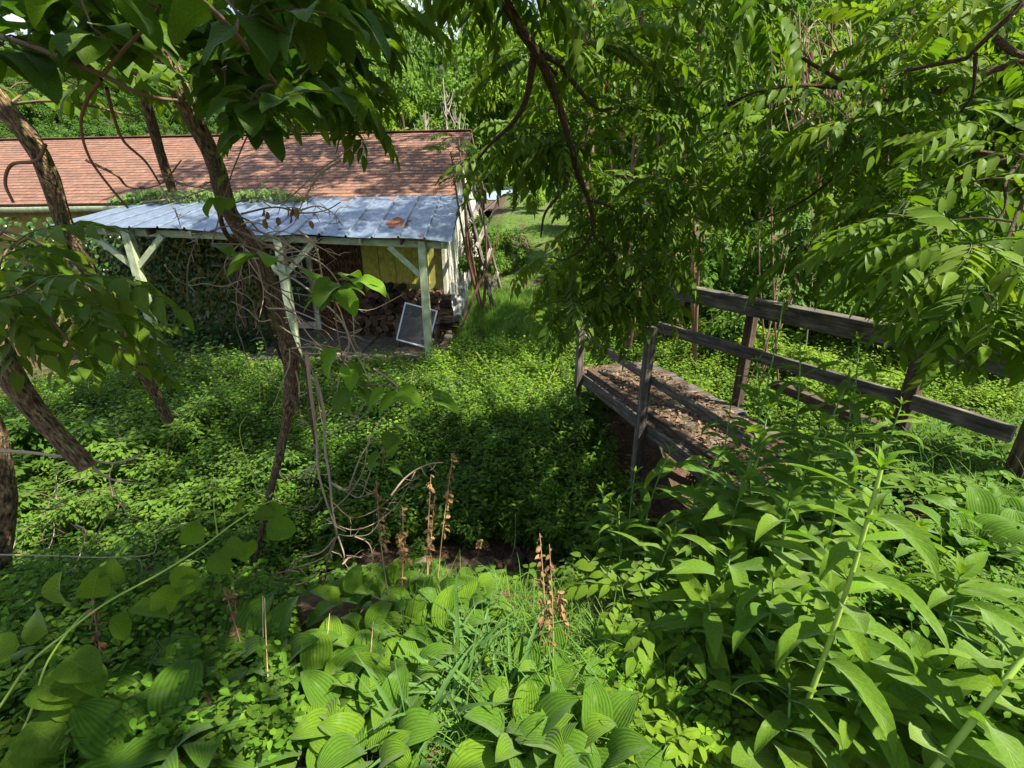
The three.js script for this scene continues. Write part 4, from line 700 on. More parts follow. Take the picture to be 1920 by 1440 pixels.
{
  // the tall pale one leaning right, close to the lens
  const t1 = W(1652, 880, 1.12); tallWeed('tallest bright yellow green weed leaning right at the front', t1, V(W(1460, 1500, 0.95).x, 1.2, -0.98), { leaves: 20, size: 1.08, from: 0.3, bow: 0.06, thick: 0.009, mats: [L_IRON[2], L_IRON[0], L_YOUNG], stem: STEM_Y, group: null });
  const t2 = W(1985, 1150, 0.92); tallWeed('thick stemmed weed slanting out at the lower right corner', t2, V(W(1660, 1480, 0.8).x, 1.2, -0.78), { leaves: 15, size: 1.0, from: 0.15, geos: [...IRONW, IRON[3]], thick: 0.011, mats: [L_IRON[2], L_IRON[0]], stem: STEM_Y, group: null });
  const spots = [[1440, 770, 2.1, 1], [1255, 850, 2.5, 0.9], [1590, 715, 2.3, 0.95], [1500, 640, 2.6, 0.8], [1470, 560, 2.7, 0.7], [1610, 640, 2.35, 0.85], [1345, 850, 2.3, 0.95], [1540, 800, 2.0, 1], [1130, 920, 2.7, 0.8], [1190, 890, 2.6, 0.8], [1300, 930, 2.1, 0.95], [1400, 900, 1.85, 1], [1480, 940, 1.6, 1], [1570, 930, 1.7, 1], [1370, 1040, 1.5, 0.95], [1260, 1010, 1.8, 0.9], [1720, 990, 1.9, 0.9], [1450, 1090, 1.3, 0.9], [1160, 960, 2.4, 0.7], [1420, 680, 2.9, 0.75], [1690, 760, 2.6, 0.8], [1370, 760, 2.7, 0.8], [1330, 1130, 1.3, 0.85], [1560, 1120, 1.25, 0.95], [1800, 1080, 1.35, 0.9], [1880, 1210, 1.1, 0.9], [1280, 1180, 1.35, 0.75], [1760, 1260, 1.02, 0.9], [1480, 1280, 1.05, 0.85], [1620, 1300, 0.98, 0.85]];
  const where = (x, y) => y < 700 ? 'standing against the bridge railing' : y < 860 ? 'rising beside the bridge deck' : x < 1280 ? 'on the creek bank below the bridge post' : y < 1000 ? 'in the thicket right of the bridge post' : y < 1150 ? 'in the sunlit thicket at lower right' : 'low in front at the lower right';
  const seen = {}; spots.sort((a, b) => a[0] - b[0]);
  for (const [x, y, D, s] of spots) { const q = seen[where(x, y)] = (seen[where(x, y)] ?? -1) + 1, t = W(x, y, D), low = y > 1150; tallWeed(`lance-leaved weed ${where(x, y)}, ${ORD[q]}${q ? ' from left' : ''}`, t, below(t, R(-0.12, 0.08), R(-0.05, 0.15)), { leaves: Math.round(R(15, 21)), size: s * (D < 2.2 ? 1.25 : 1.1), from: low ? 0.1 : 0.3, geos: low ? [...IRONW, ...IRON] : rnd() < 0.4 ? [...IRON, IRONW[0]] : IRON, group: 'tall weeds ' + where(x, y) }); }
}
// walnut seedlings with bright leaflets, sunlit
{
  reseed(23);
  for (const [x, y, D, n, label] of [[1165, 1100, 1.55, 7, 'bright green seedling with paired oval leaflets in the sunlit grass'], [1230, 1150, 1.4, 5, 'smaller seedling with paired leaflets just right of the bright one'], [1330, 1260, 1.25, 6, 'low seedling with paired leaflets beneath the lance-leaved weeds']]) {
    const t = W(x, y, D), b = below(t, 0.02, -0.02), o = thing('walnut_seedling', label, 'seedling', b), h = t.clone().sub(b);
    mesh('stem', tubeGeo([V(0, -0.02, 0), h.clone().multiplyScalar(0.5).add(V(0.02, 0, 0)), h], 0.004, 0.0025, 5, 8), STEM, o);
    for (let k = 0; k < n; k++) { const a = k * 2.4 + 2.2, m = mesh('leaf', ASHLIKE[k % 2], L_IRON[2], o); m.matrixAutoUpdate = false; m.matrix.copy(basis(h.clone().multiplyScalar(R(0.6, 1)), V(Math.cos(a), 0.25, Math.sin(a)), R(-0.2, 0.2), R(0.6, 0.85))); }
  }
}
// ---------- climbing vine with round leaves, lower left foreground ----------
{
  reseed(24);
  const o = thing('round_leaved_vine', 'twining vine with round leaves slanting up from the lower left', 'vine', V(0, 0, 0));
  const main = path([[-60, 1400, 1.02], [0, 1325, 1.05], [60, 1240, 1.08], [120, 1190, 1.12], [200, 1130, 1.18], [300, 1075, 1.26], [380, 1025, 1.34], [440, 980, 1.42], [495, 945, 1.5], [512, 938, 1.5], [522, 930, 1.5], [515, 922, 1.5], [505, 932, 1.5]]);
  mesh('stem', tubeGeo(main, 0.0048, 0.0022, 6, 60), STEM_Y, o);
  mesh('stem', tubeGeo(path([[20, 1420, 1.0], [60, 1330, 1.04], [90, 1240, 1.08], [140, 1170, 1.14], [160, 1150, 1.17]]), 0.0042, 0.003, 6, 30), STEM_Y, o);
  mesh('tendril', tubeGeo(path([[500, 938, 1.5], [485, 925, 1.5], [470, 880, 1.5], [455, 840, 1.52], [450, 800, 1.52], [462, 780, 1.52]]), 0.0022, 0.001, 5, 24), STEM_Y, o);
  mesh('tendril', tubeGeo(path([[408, 1005, 1.38], [402, 960, 1.38], [398, 938, 1.38], [385, 932, 1.38], [368, 930, 1.38]]), 0.0022, 0.0012, 5, 20), STEM_Y, o);
  const ROUND = [0, 1, 2].map((k) => leafGeo(0.1, 0.082, k === 1 ? 'heart' : 'ovate', { droop: 0.4 + 0.35 * k, fold: 0.2 + 0.1 * k, n: 9, cols: 5, wave: 0.06, phase: k, pet: 0.025 }));
  for (const [x, y, s, a, D] of [[115, 1130, 1.0, -1.7, 1.12], [150, 1128, 0.8, -1.3, 1.14], [210, 1090, 0.7, -1.5, 1.2], [275, 1130, 0.95, 0.9, 1.22], [215, 1155, 0.8, 1.2, 1.18], [240, 1165, 0.95, 0.4, 1.17], [30, 1240, 1.1, 3.0, 1.06], [130, 1240, 1.1, 0.2, 1.1], [100, 1200, 1.1, -2.6, 1.1], [60, 1280, 1.1, 0.6, 1.06], [90, 1310, 1.0, 0.2, 1.05], [15, 1370, 1.2, 2.4, 1.0], [70, 1380, 1.2, 0.5, 1.0], [330, 1095, 0.8, 0.9, 1.28], [310, 1090, 0.7, 0.3, 1.27], [345, 1030, 0.7, -1.4, 1.3], [390, 1040, 0.75, 1.0, 1.34], [420, 1020, 0.7, 0.4, 1.38], [440, 960, 0.6, -1.3, 1.42], [470, 965, 0.6, -0.2, 1.46], [490, 950, 0.6, 0.4, 1.48], [500, 1020, 0.9, 0.2, 1.5], [470, 1040, 0.8, 1.4, 1.48], [180, 1270, 1.0, 0.6, 1.1], [20, 1200, 0.8, -2.8, 1.06], [150, 1350, 0.9, 0.5, 1.05], [40, 1430, 1.0, 0.6, 0.98]]) {
    const p = W(x, y, D); let near = main[0]; for (const q of sample(main, 60)) if (q.distanceTo(p) < near.distanceTo(p)) near = q;
    const m = mesh('leaf', ROUND[Math.floor(rnd() * 3)], pick([L_BROAD[1], L_IRON[0], L_IRON[2]]), o), dir = V(Math.cos(a), -Math.sin(a) * 0.8, 0.1 + R(-0.5, 0.4)); m.matrixAutoUpdate = false; m.matrix.copy(basis(V().lerpVectors(near, p, 0.45), dir, R(-0.9, 0.9), s * 1.25, V(R(-0.3, 0.3), 0.8, R(0, 0.7))));
  }
}
// ---------- hostas ----------
{
  reseed(25);
  const row = (list, say, f) => list.sort((a, b) => a[0] - b[0]).forEach((q, k) => f(q, say(ORD[k], k)));
  const clump = (x, y, n, s, label, group, m = L_HOSTA) => {
    const p = onGround(x, y), o = thing('hosta', label, 'hosta', p, group);
    for (let k = 0; k < n; k++) { const a = k * 2.4 + R(-0.3, 0.3), inner = k / n, me = mesh('leaf', pick(HOSTA), pick(m), o); me.matrixAutoUpdate = false; me.matrix.copy(basis(V(Math.cos(a) * 0.015, 0.0, Math.sin(a) * 0.015), V(Math.cos(a), lerp(1.3, 0.25, inner) * R(0.8, 1.2), Math.sin(a)), R(-0.3, 0.3), s * R(0.8, 1.15))); }
  };
  row([[660, 1130], [735, 1110], [800, 1135], [860, 1150], [690, 1210], [770, 1190], [620, 1250], [700, 1280], [590, 1310], [660, 1350], [540, 1340], [610, 1400], [720, 1390], [880, 1120], [830, 1210], [560, 1425], [760, 1290], [690, 1440]], (w, k) => `ribbed bright green hosta in the sunlit middle of the bank, ${w}${k ? ' from the left' : ''}`, ([x, y], label) => clump(x, y + 30, Math.round(R(9, 13)), R(0.75, 1.0), label, 'sunlit hostas in the middle'));
  row([[1000, 1300], [1040, 1270], [980, 1390], [1080, 1330], [1050, 1400], [1110, 1420]], (w, k) => `ribbed bright hosta beside the grass right of centre, ${w}${k ? ' from the left' : ''}`, ([x, y], label) => clump(x, y + 30, Math.round(R(9, 12)), R(0.85, 1.1), label, 'hostas right of the strap leaves'));
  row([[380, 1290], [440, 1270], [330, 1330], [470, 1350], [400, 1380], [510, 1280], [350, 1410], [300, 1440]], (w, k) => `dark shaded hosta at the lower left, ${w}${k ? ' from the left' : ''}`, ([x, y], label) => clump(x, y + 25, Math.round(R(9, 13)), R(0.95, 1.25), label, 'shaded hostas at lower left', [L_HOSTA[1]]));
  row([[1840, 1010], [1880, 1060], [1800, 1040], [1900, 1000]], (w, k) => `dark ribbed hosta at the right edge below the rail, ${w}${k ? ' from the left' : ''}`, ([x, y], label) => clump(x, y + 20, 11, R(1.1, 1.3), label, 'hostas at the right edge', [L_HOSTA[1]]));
  row([[130, 1410], [220, 1400], [60, 1430], [170, 1440], [260, 1420]], (w, k) => `small glossy hosta at the bottom left corner, ${w}${k ? ' from the left' : ''}`, ([x, y], label) => clump(x, y + 15, 9, R(0.6, 0.75), label, 'small hostas at bottom left', [L_HOSTA[1], L_BROAD[1]]));
}
// strap-leaved daylilies
{
  reseed(26);
  const STRAP = [0, 1, 2, 3, 4].map((k) => leafGeo(0.42, 0.016 + 0.004 * (k % 2), 'strap', { droop: 0.5 + 0.5 * k, pitch: 1.35 - 0.08 * k, n: 12, fold: 0.5, cols: 3, twist: R(-0.6, 0.6) }));
  for (const [x, y, n, s, label] of [[850, 1330, 46, 1, 'blue green strap-leaved daylily clump at bottom centre'], [915, 1270, 30, 0.9, 'daylily clump just behind the bottom centre one'], [790, 1400, 30, 0.9, 'daylily clump left of the bottom centre one'], [960, 1350, 22, 0.85, 'daylily clump right of the bottom centre one by hostas'], [925, 1170, 14, 0.7, 'small pale strap-leaved clump near the creek edge']]) {
    const o = thing('daylily', label, 'daylily', onGround(x, y));
    for (let k = 0; k < n; k++) { const a = R(0, 6.28), m = mesh('blade', pick(STRAP), L_BLADE, o); m.matrixAutoUpdate = false; m.matrix.copy(basis(V(R(-0.08, 0.08), -0.01, R(-0.08, 0.08)), V(Math.cos(a), 0, Math.sin(a)), R(-0.3, 0.3), s * R(0.6, 1.15))); }
  }
}
// dead brown flower stalks
{
  reseed(27);
  for (const [x0, y0, x1, y1, D, h, label] of [
    [1020, 1310, 1012, 1000, 1.5, 0.34, 'tall rust brown seed stalk at centre, thickest of the dead stalks'], [1035, 1330, 1030, 1020, 1.5, 0.3, 'rust brown seed stalk just right of the thickest one'], [1068, 1250, 1048, 1110, 1.48, 0.1, 'bare brown stalk right of the rust brown stalks'],
    [800, 1140, 808, 890, 2.0, 0.3, 'dead stalk with narrow brown spike left of centre'], [815, 1140, 850, 850, 2.1, 0.32, 'tallest leaning dead stalk left of centre'], [795, 1150, 815, 930, 2.05, 0.25, 'short dead stalk beside the narrow brown spike'],
    [740, 1180, 705, 900, 1.9, 0.25, 'dead stalk leaning left above the hostas'], [750, 1160, 755, 950, 2.0, 0.3, 'upright dead stalk above the sunlit hostas'], [795, 1140, 745, 1000, 2.0, 0.15, 'crooked dead stalk crossing behind the hostas'],
    [455, 1290, 455, 1155, 1.6, 0.3, 'brown seed stalk above the shaded hostas'], [480, 1340, 445, 1190, 1.5, 0.3, 'second brown seed stalk leaning over the shaded hostas'], [510, 1370, 510, 1190, 1.45, 0.02, 'bare straw stalk left of the sunlit hostas'], [515, 1440, 510, 1180, 1.4, 0.02, 'long pale straw stalk at the bottom'], [610, 1380, 618, 1150, 1.45, 0.02, 'pale upright straw in the sunlit hostas'], [660, 1440, 700, 1165, 1.4, 0.02, 'leaning straw stalk in front of the sunlit hostas'], [890, 1080, 900, 1010, 2.4, 0.3, 'small brown stalk by the creek'], [215, 1420, 213, 1220, 1.5, 0.25, 'withered brown stalk at the lower left']]) {
    const t = W(x1, y1, D), p = onGround(x0, y0), b = V(p.x, p.y, p.z), o = thing('dead_stalk', label, 'stalk', b), e = V(t.x - b.x, t.y - b.y, (t.z - b.z)); if (e.y < 0.15) e.y = 0.3;
    const c = [V(0, -0.02, 0), e.clone().multiplyScalar(0.5).add(V(R(-0.015, 0.015), 0, 0)), e]; mesh('stem', tubeGeo(c, 0.003, 0.0016, 5, 10), h > 0.05 ? mat([0.24, 0.15, 0.075], 0.9) : STRAW, o);
    if (h > 0.05) { const mb = new MB(), L = e.length(); for (let k = 0; k < 46; k++) { const f = 1 - h / L * 1.2 * rnd(), q = e.clone().multiplyScalar(Math.max(0.2, f)), a = R(0, 6.28), cc = R(0.6, 1.35); mb.add(LITTER[k % 2], basis(q, V(Math.cos(a), R(-1.2, 0.4), Math.sin(a)), R(-1, 1), R(0.22, 0.46)), [cc, cc * 0.95, cc * 0.85]); } mesh('seed_head', mb.geo(), L_DEAD, o).userData.kind = 'stuff'; }
  }
}
// ---------- undergrowth ----------
{
  reseed(28);
  const place = (n, f) => { const o = []; let g = 0; while (o.length < n && g++ < n * 30) { const q = f(); if (q) o.push(q); } return o; };
  const inPix = (x0, x1, y0, y1, keep, s0, s1, lean, c) => () => { const x = R(x0, x1), y = R(y0, y1); if (keep && !keep(x, y)) return null; const p = onGround(x, y); if (p.z < -26 || (p.x > 0.9 && p.x < 3.2 && p.z < -3.4 && p.z > -6.9 && Math.abs(p.x - (1.0 + 0.3 * (p.z + 6.75)) - 0.6) < 0.75)) return null; if (p.z < -8.55 && p.x < -1.7) return null; return [upright(p, R(s0, s1), lean), c()]; };
  const box = (x0, x1, z0, z1, keep, s0, s1, lean, c) => () => { const x = R(x0, x1), z = R(z0, z1); if (keep && !keep(x, z)) return null; return [upright(V(x, ground(x, z) - 0.01, z), R(s0, s1), lean), c()]; };
  const notBridge = (x, z) => { const l = (z + 6.75) / 3.4; return !(l > -0.02 && l < 1.02 && x > 0.9 + l * 1.02 - 0.05 && x < 2.15 + l * 1.1); }, clearHouse = (x, z) => !(z < -8.5 && x < -1.15) && notBridge(x, z);
  const creek = [830, 880, 930, 980, 760].map((px) => onGround(px, 1062)), bed = (x, z) => creek.some((c) => Math.hypot((x - c.x) * 1.2, z - c.z) < 0.34);
  const far = (x, z) => !(bed(x, z) && rnd() < 0.93) && clearHouse(x, z) && fbm(x * 0.8, z * 0.8, 4, 2) > -0.32;
  // far bank carpet
  SPRIG.forEach((g, k) => mass('undergrowth', 'dense small-leaved undergrowth covering the far creek bank', 'undergrowth', g, k === 2 ? L_COVER2 : L_COVER, place(3000, box(-8, 6, -8.8, -4.3, far, 0.8, 1.4, 0.35, () => tint(0.55, 1.2, 0.25)))));
  SPRIGN.forEach((g) => mass('undergrowth', 'narrow-leaved plants in the middle of the far bank', 'undergrowth', g, L_COVER, place(420, box(-1.4, 1.3, -6.6, -3.9, (x, z) => !bed(x, z), 0.8, 1.3, 0.35, () => tint(0.6, 1.1)))));
  TRIFOL.forEach((g) => mass('ground_cover', 'low three-leaved ground cover on the banks', 'ground cover', g, L_COVER, place(1500, box(-7, 6, -8.8, -2.2, far, 0.8, 1.4, 0.3, () => tint(0.75, 1.2)))));
  mass('undergrowth', 'yellowing sprigs scattered through the undergrowth', 'undergrowth', SPRIG[0], leafMat([0.4, 0.3, 0.02], { map: null }), place(60, box(-6, 1, -7.5, -2.6, far, 0.4, 0.8, 0.4, () => tint(0.7, 1.2))));
  SPRIGN.forEach((g) => mass('undergrowth', 'upright narrow-leaved plants on the far bank at left', 'undergrowth', g, L_COVER, place(300, box(-7, 0, -8.2, -4.2, far, 0.7, 1.25, 0.35, () => tint(0.6, 1.15)))));
  SPRIGL.forEach((g) => mass('undergrowth', 'taller leafy plants standing out of the far bank', 'undergrowth', g, L_BROAD[0], place(110, box(-6.5, 1, -8.2, -4.0, far, 1.2, 1.9, 0.35, () => tint(0.7, 1.2)))));
  // left bank and slope, taller
  SPRIGL.forEach((g) => mass('undergrowth', 'knee-high leafy undergrowth at left below the porch', 'undergrowth', g, L_COVER, place(1100, box(-8, -1.6, -7.6, -2.6, (x, z) => x < -1.8 - (z + 7) * 0.12 + R(-0.6, 0.6), 0.8, 1.35, 0.4, () => tint(0.7, 1.15)))));
  // near bank
  TRIFOL.forEach((g) => mass('ground_cover', 'clover-like ground cover on the near bank', 'ground cover', g, L_COVER2, place(420, inPix(0, 1920, 1090, 1440, (x) => x < 520 || x > 1160, 0.6, 1.0, 0.3, () => tint(0.7, 1.2)))));
  SPRIG.forEach((g, k) => mass('undergrowth', 'small-leaved plants shading the near bank', 'undergrowth', g, L_COVER, place(300, inPix(0, 1920, 1060, 1440, (x) => x < 560 || x > 1300, 0.6, 0.95, 0.35, () => tint(0.7, 1.2)))));
  TUFT.forEach((g) => mass('grass', 'fine green grass on the near bank', 'grass', g, L_GRASS, place(620, inPix(760, 1920, 1090, 1440, null, 0.5, 0.9, 0.3, () => tint(0.7, 1.2)))));
  mass('grass', 'taller grass on the right bank below the rail', 'grass', TUFT[1], L_GRASS, place(650, box(2.6, 6.5, -4.4, -1.4, (x, z) => x > 2.75 - (z + 4) * 0.0, 0.8, 1.3, 0.35, () => tint(0.7, 1.1))));
  mass('grass', 'grass on the near bank at the right beside the path', 'grass', TUFT[0], L_GRASS, place(900, box(1.4, 5.2, -2.2, 0.6, null, 0.6, 1.0, 0.35, () => tint(0.7, 1.1))));
  TRIFOL.forEach((g) => mass('ground_cover', 'low leaves on the near bank at the right', 'ground cover', g, L_COVER, place(300, box(1.3, 5.2, -2.4, 0.6, null, 0.6, 1.0, 0.3, () => tint(0.7, 1.2)))));
  mass('grass', 'grass on the near bank at the left', 'grass', TUFT[0], L_GRASS, place(500, box(-4.5, -1.2, -2.0, 0.6, null, 0.6, 1.0, 0.35, () => tint(0.6, 1.0))));
  // path beside the house
  mass('grass', 'long sunlit grass beside the porch and ladder', 'grass', TUFTW[0], L_GRASS, place(900, box(-1.6, 0.9, -12, -7.2, (x, z) => !(x < -1.25 && z < -9.1), 0.5, 0.95, 0.35, () => tint(0.75, 1.2))));
  TUFT.forEach((g) => mass('grass', 'mown grass of the lawn beyond the house', 'grass', g, L_GRASS, place(2600, box(-1, 7, -24, -10.8, null, 0.5, 0.9, 0.3, () => tint(0.85, 1.25)))));
  mass('undergrowth', 'bright leafy plants in the sunlit patch beside the path', 'undergrowth', SPRIG[2], L_COVER2, place(900, box(-1.4, 0.9, -8.6, -6.2, null, 0.9, 1.4, 0.3, () => tint(0.9, 1.3))));
  // beyond and right of the bridge
  SPRIGL.forEach((g) => mass('undergrowth', 'leafy undergrowth beyond the bridge railing', 'undergrowth', g, L_COVER2, place(800, box(2.2, 11, -13, -4.2, (x, z) => notBridge(x, z) && x > 2.4 + (z + 4.4) * -0.12, 0.8, 1.5, 0.4, () => tint(0.75, 1.2)))));
  SPRIG.forEach((g) => mass('undergrowth', 'undergrowth on the slope behind the footbridge', 'undergrowth', g, L_COVER2, place(1300, box(0.9, 11, -14, -6.4, notBridge, 0.9, 1.7, 0.4, () => tint(0.75, 1.2)))));
  // leaf litter on deck, banks
  const litter = (n, f) => place(n, f), flat = (p, s) => new THREE.Matrix4().compose(p, new THREE.Quaternion().setFromEuler(new THREE.Euler(R(-0.5, 0.5), R(0, 6.28), R(-0.5, 0.5))), V(s, s, s));
  const brown = () => { const k = R(0.5, 1.6); return new THREE.Color().setRGB(k, k * R(0.8, 1), k * R(0.7, 1)); };
  LITTER.forEach((g, k) => mass('leaf_litter', 'brown fallen leaves lying on the footbridge deck', 'leaf litter', g, L_DEAD, litter(620, () => { const l = rnd(), w = R(0.02, 1.12); return [flat(V(1.0 + l * 1.02 + w * 0.957, DECKY + 0.026 + R(0, 0.03), -6.75 + l * 3.4 + w * -0.288 * -1 * 0 + w * 0.05), R(0.6, 1.2)), brown().multiply(new THREE.Color().setRGB(0.8, 0.95, 1.25))]; })));
  mass('leaf_litter', 'dry straw and leaf stalks lying on the footbridge deck', 'leaf litter', tubeGeo([V(0, 0, -0.09), V(0.012, 0.006, 0), V(0, 0, 0.09)], 0.0016, 0.001, 4, 4), STRAW, litter(700, () => { const l = rnd(), w = R(0.02, 1.12); return [new THREE.Matrix4().compose(V(1.0 + l * 1.02 + w * 0.957, DECKY + 0.034 + R(0, 0.02), -6.75 + l * 3.4 + w * 0.05), new THREE.Quaternion().setFromEuler(new THREE.Euler(R(-0.15, 0.15), R(0, 6.28), 0)), V(1, 1, R(0.5, 1.3))), brown().multiplyScalar(0.7)]; }));
  LITTER.forEach((g, k) => mass('leaf_litter', 'brown fallen leaves on the soil of the banks', 'leaf litter', g, L_DEAD, litter(1500, () => { const x = R(-5, 6), z = R(-7, -0.8); return notBridge(x, z) ? [flat(V(x, ground(x, z) + 0.012, z), R(0.5, 1.1)), brown()] : null; })));
}
// thin dead stems poking out of the far bank
{
  reseed(31);
  for (let k = 0; k < 26; k++) { const x = R(-4.6, 0.6), z = R(-7.6, -3.6), y = ground(x, z), h = R(0.35, 0.75), o = top('dry_stem', tubeGeo([V(0, -0.03, 0), V(R(-0.1, 0.1), h * 0.5, R(-0.08, 0.08)), V(R(-0.3, 0.3), h, R(-0.2, 0.2))], 0.005, 0.0018, 5, 8, 0.2), k % 3 ? TWIG_DEAD : STRAW, 'thin dry stem sticking out of the undergrowth on the far bank', 'stem', 'dry stems on the far bank'); o.position.set(x, y, z); }
}
// ---------- ivy and creeper on the porch ----------
{
  reseed(29);
  const cover = (name, label, g, m, places, n) => { const o = thing(name, label, 'climber'); mass('leaves', null, null, g, m, places, o); return o; };
  const list = (n, f) => { const o = []; for (let k = 0; k < n; k++) o.push(f()); return o; };
  const IV = leafGeo(0.09, 0.06, 'ovate', { droop: 0.5, fold: 0.2, n: 5, pet: 0.03 }), CR = leafGeo(0.11, 0.05, 'lance', { droop: 1.0, fold: 0.25, n: 5, pet: 0.02 });
  cover('wall_ivy', 'dark green ivy hanging over the left half of the porch wall', IV, L_IVY, list(3400, () => { let x, y; do { x = R(-9.5, -4.9); y = R(0, 2.5); } while (rnd() > step(-x, 4.9, 6.0) + 0.1 || (x > -5.6 && fbm(x * 2, y * 1.2, 3, 2) < 0.05)); return [basis(V(x, y, -10.95 + R(-0.1, 0.3)), V(R(-0.5, 0.5), R(-1.2, -0.2), R(0.2, 1)), R(-0.6, 0.6), R(0.7, 1.5)), tint(0.6, 1.3, 0.1)]; }));
  cover('wall_ivy', 'ivy covering the house wall left of the porch under the gutter', IV, L_IVY, list(1500, () => [basis(V(R(-13, -7.6), R(0.2, 2.6), -10.9 - 0.2 + R(-0.1, 0.15)), V(R(-0.5, 0.5), R(-1.0, -0.1), R(0.2, 1)), R(-0.6, 0.6), R(0.9, 1.7)), tint(0.6, 1.3, 0.1)]));
  cover('floor_ivy', 'glossy ivy spreading over the left end of the porch slab', IV, L_IVY, list(1500, () => { const x = R(-7.3, -5.1), z = R(-10.4, -8.6); const h = 0.42 * (1 - step(x, -6.6, -5.0)) * (0.4 + 0.6 * step(-z, 8.5, 9.6)); return [basis(V(x, 0.03 + R(0, h) + 0.03, z), V(R(-1, 1), R(-0.5, 0.6), R(-0.3, 1)), R(-0.5, 0.5), R(0.8, 1.5)), tint(0.6, 1.4, 0.1)]; }));
  cover('gutter_creeper', 'pale green creeper sprawling along the gutter above the porch roof', CR, L_CREEPER, list(1500, () => { const x = R(-8.2, -4.2), e = step(x, -8.3, -7.6) * (1 - step(x, -4.9, -4.1)); return [basis(V(x, 2.86 + R(-0.08, 0.22) * e + 0.06, -10.72 + R(-0.2, 0.22)), V(R(-0.7, 0.7), R(-1.0, 0.2), R(0, 1)), R(-0.6, 0.6), R(0.7, 1.25)), tint(0.7, 1.25, 0.1)]; }));
  cover('door_vine', 'dark vine hanging in the middle of the porch beside the door', IV, L_IVY, list(420, () => [basis(V(R(-5.3, -4.5), R(0.7, 2.4), -10.7 + R(-0.1, 0.2)), V(R(-0.5, 0.5), R(-1.2, -0.2), R(0.2, 1)), R(-0.6, 0.6), R(0.6, 1.1)), tint(0.6, 1.1, 0.1)]));
}
// ---------- trees behind ----------
function crownGeo(n, leaf, clumps, { flat = 0.8, fill = 0.55 } = {}) {            // leaves gathered in clumps through a unit ball
  const mb = new MB(), C = []; for (let k = 0; k < clumps; k++) { const v = V(R(-1, 1), R(-1, 1), R(-1, 1)); if (v.length() > 1) { k--; continue; } C.push([v.normalize().multiplyScalar(Math.pow(rnd(), 0.5) * 0.9), R(0.16, 0.34)]); }
  for (let k = 0; k < n; k++) { const [c, r] = pick(C), d = V(R(-1, 1), R(-1, 1), R(-1, 1)).normalize().multiplyScalar(r * Math.pow(rnd(), 0.45)), p = c.clone().add(d), col = R(0.75, 1.25); p.y *= flat; mb.add(TINY, basis(p, V(d.x + R(-0.1, 0.1), d.y * 0.4 + R(-0.15, 0.05), d.z + R(-0.1, 0.1)), R(-0.8, 0.8), leaf * R(0.7, 1.3)), [col * R(0.92, 1.1), col, col]); }
  return mb.geo();
}
reseed(40);
const CROWN = [crownGeo(6500, 0.075, 34), crownGeo(6500, 0.075, 26, { flat: 1.05 }), crownGeo(5200, 0.09, 22)];
const BUSH = [crownGeo(4200, 0.1, 24), crownGeo(4200, 0.115, 20)];
const FARM = [L_FAR, leafMat([0.095, 0.2, 0.018], { map: null, clearcoat: 0.1 }), leafMat([0.2, 0.33, 0.02], { map: null, clearcoat: 0.1 })];
function crownTree(name, label, x, z, h, r, { m = 0, g = 0, trunk = 0.12, group, low = 0.35 } = {}) {
  const y = ground(x, z), o = thing(name, label, 'tree', V(x, y, z), group);
  mesh('trunk', tubeGeo([V(0, -0.2, 0), V(R(-0.1, 0.1) * r, h * 0.4, R(-0.1, 0.1) * r), V(R(-0.2, 0.2) * r, h * 0.85, 0)], trunk, trunk * 0.35, 7, 10, 0.15), BARK2, o);
  const c = mesh('crown', CROWN[g % 3], FARM[m % 3], o); c.position.y = h * (1 + low) / 2; c.scale.set(r, h * (1 - low) * 0.58, r); c.rotation.y = R(0, 6.28); return o;
}
function bush(name, label, p, rx, ry, { m = 0, g = 0, group } = {}) {
  const o = thing(name, label, 'shrub', p, group); const c = mesh('foliage', BUSH[g % 2], FARM[m % 3], o); c.position.y = ry * 0.8; c.scale.set(rx, ry, rx); c.rotation.y = R(0, 6.28);
  for (let k = 0; k < 4; k++) { const a = R(0, 6.28); mesh('stem', tubeGeo([V(0, -0.05, 0), V(Math.cos(a) * rx * 0.3, ry * 0.6, Math.sin(a) * rx * 0.3), V(Math.cos(a) * rx * 0.6, ry * 1.3, Math.sin(a) * rx * 0.6)], 0.012, 0.004, 5, 6), TWIG, o); } return o;
}
reseed(41);
// wood edge behind the house
for (const [px, D, h, r, m, g, label] of [[735, 44, 15, 4.2, 0, 0, 'green tree at the gap left of the bare saplings'], [790, 50, 20, 5, 1, 1, 'tall dark tree rising highest behind the roof'], [850, 42, 13, 4, 0, 2, 'rounded tree right of the bare saplings'], [905, 46, 18, 4.6, 2, 0, 'light green tree behind the hanging limb'], [680, 48, 17, 4.6, 1, 1, 'dark tree behind the left end of the gap'], [620, 46, 14, 4.5, 0, 0, 'tree behind the drooping foliage above the roof'], [965, 48, 19, 5, 0, 1, 'tall tree behind the middle of the walnut'], [1030, 40, 16, 4.6, 2, 2, 'yellow green tree beyond the lawn'], [1100, 44, 20, 5.2, 0, 0, 'large tree beyond the road'], [770, 38, 8, 3, 2, 2, 'low bright tree at the foot of the wood behind the roof'], [830, 37, 7, 2.8, 0, 0, 'low bushy tree under the bare saplings'], [1180, 38, 18, 5, 1, 1, 'dark tree beyond the lawn at right'], [1270, 36, 17, 5, 2, 2, 'bright tree on the slope at right'], [1370, 34, 18, 5, 0, 0, 'tree on the slope above the bridge'], [1480, 32, 17, 5, 2, 1, 'sunlit tree on the slope beyond the red stems'], [1600, 30, 18, 5, 0, 2, 'tree high on the slope at upper right'], [1730, 28, 18, 5, 2, 0, 'bright tree at the upper right'], [1870, 26, 18, 5, 0, 1, 'tree at the far upper right']]) {
  const p = W(px, 380, D); crownTree('woodland_tree', label, p.x, -D, h, r, { m, g, trunk: 0.2, low: 0.12, group: 'trees at the wood edge' });
}
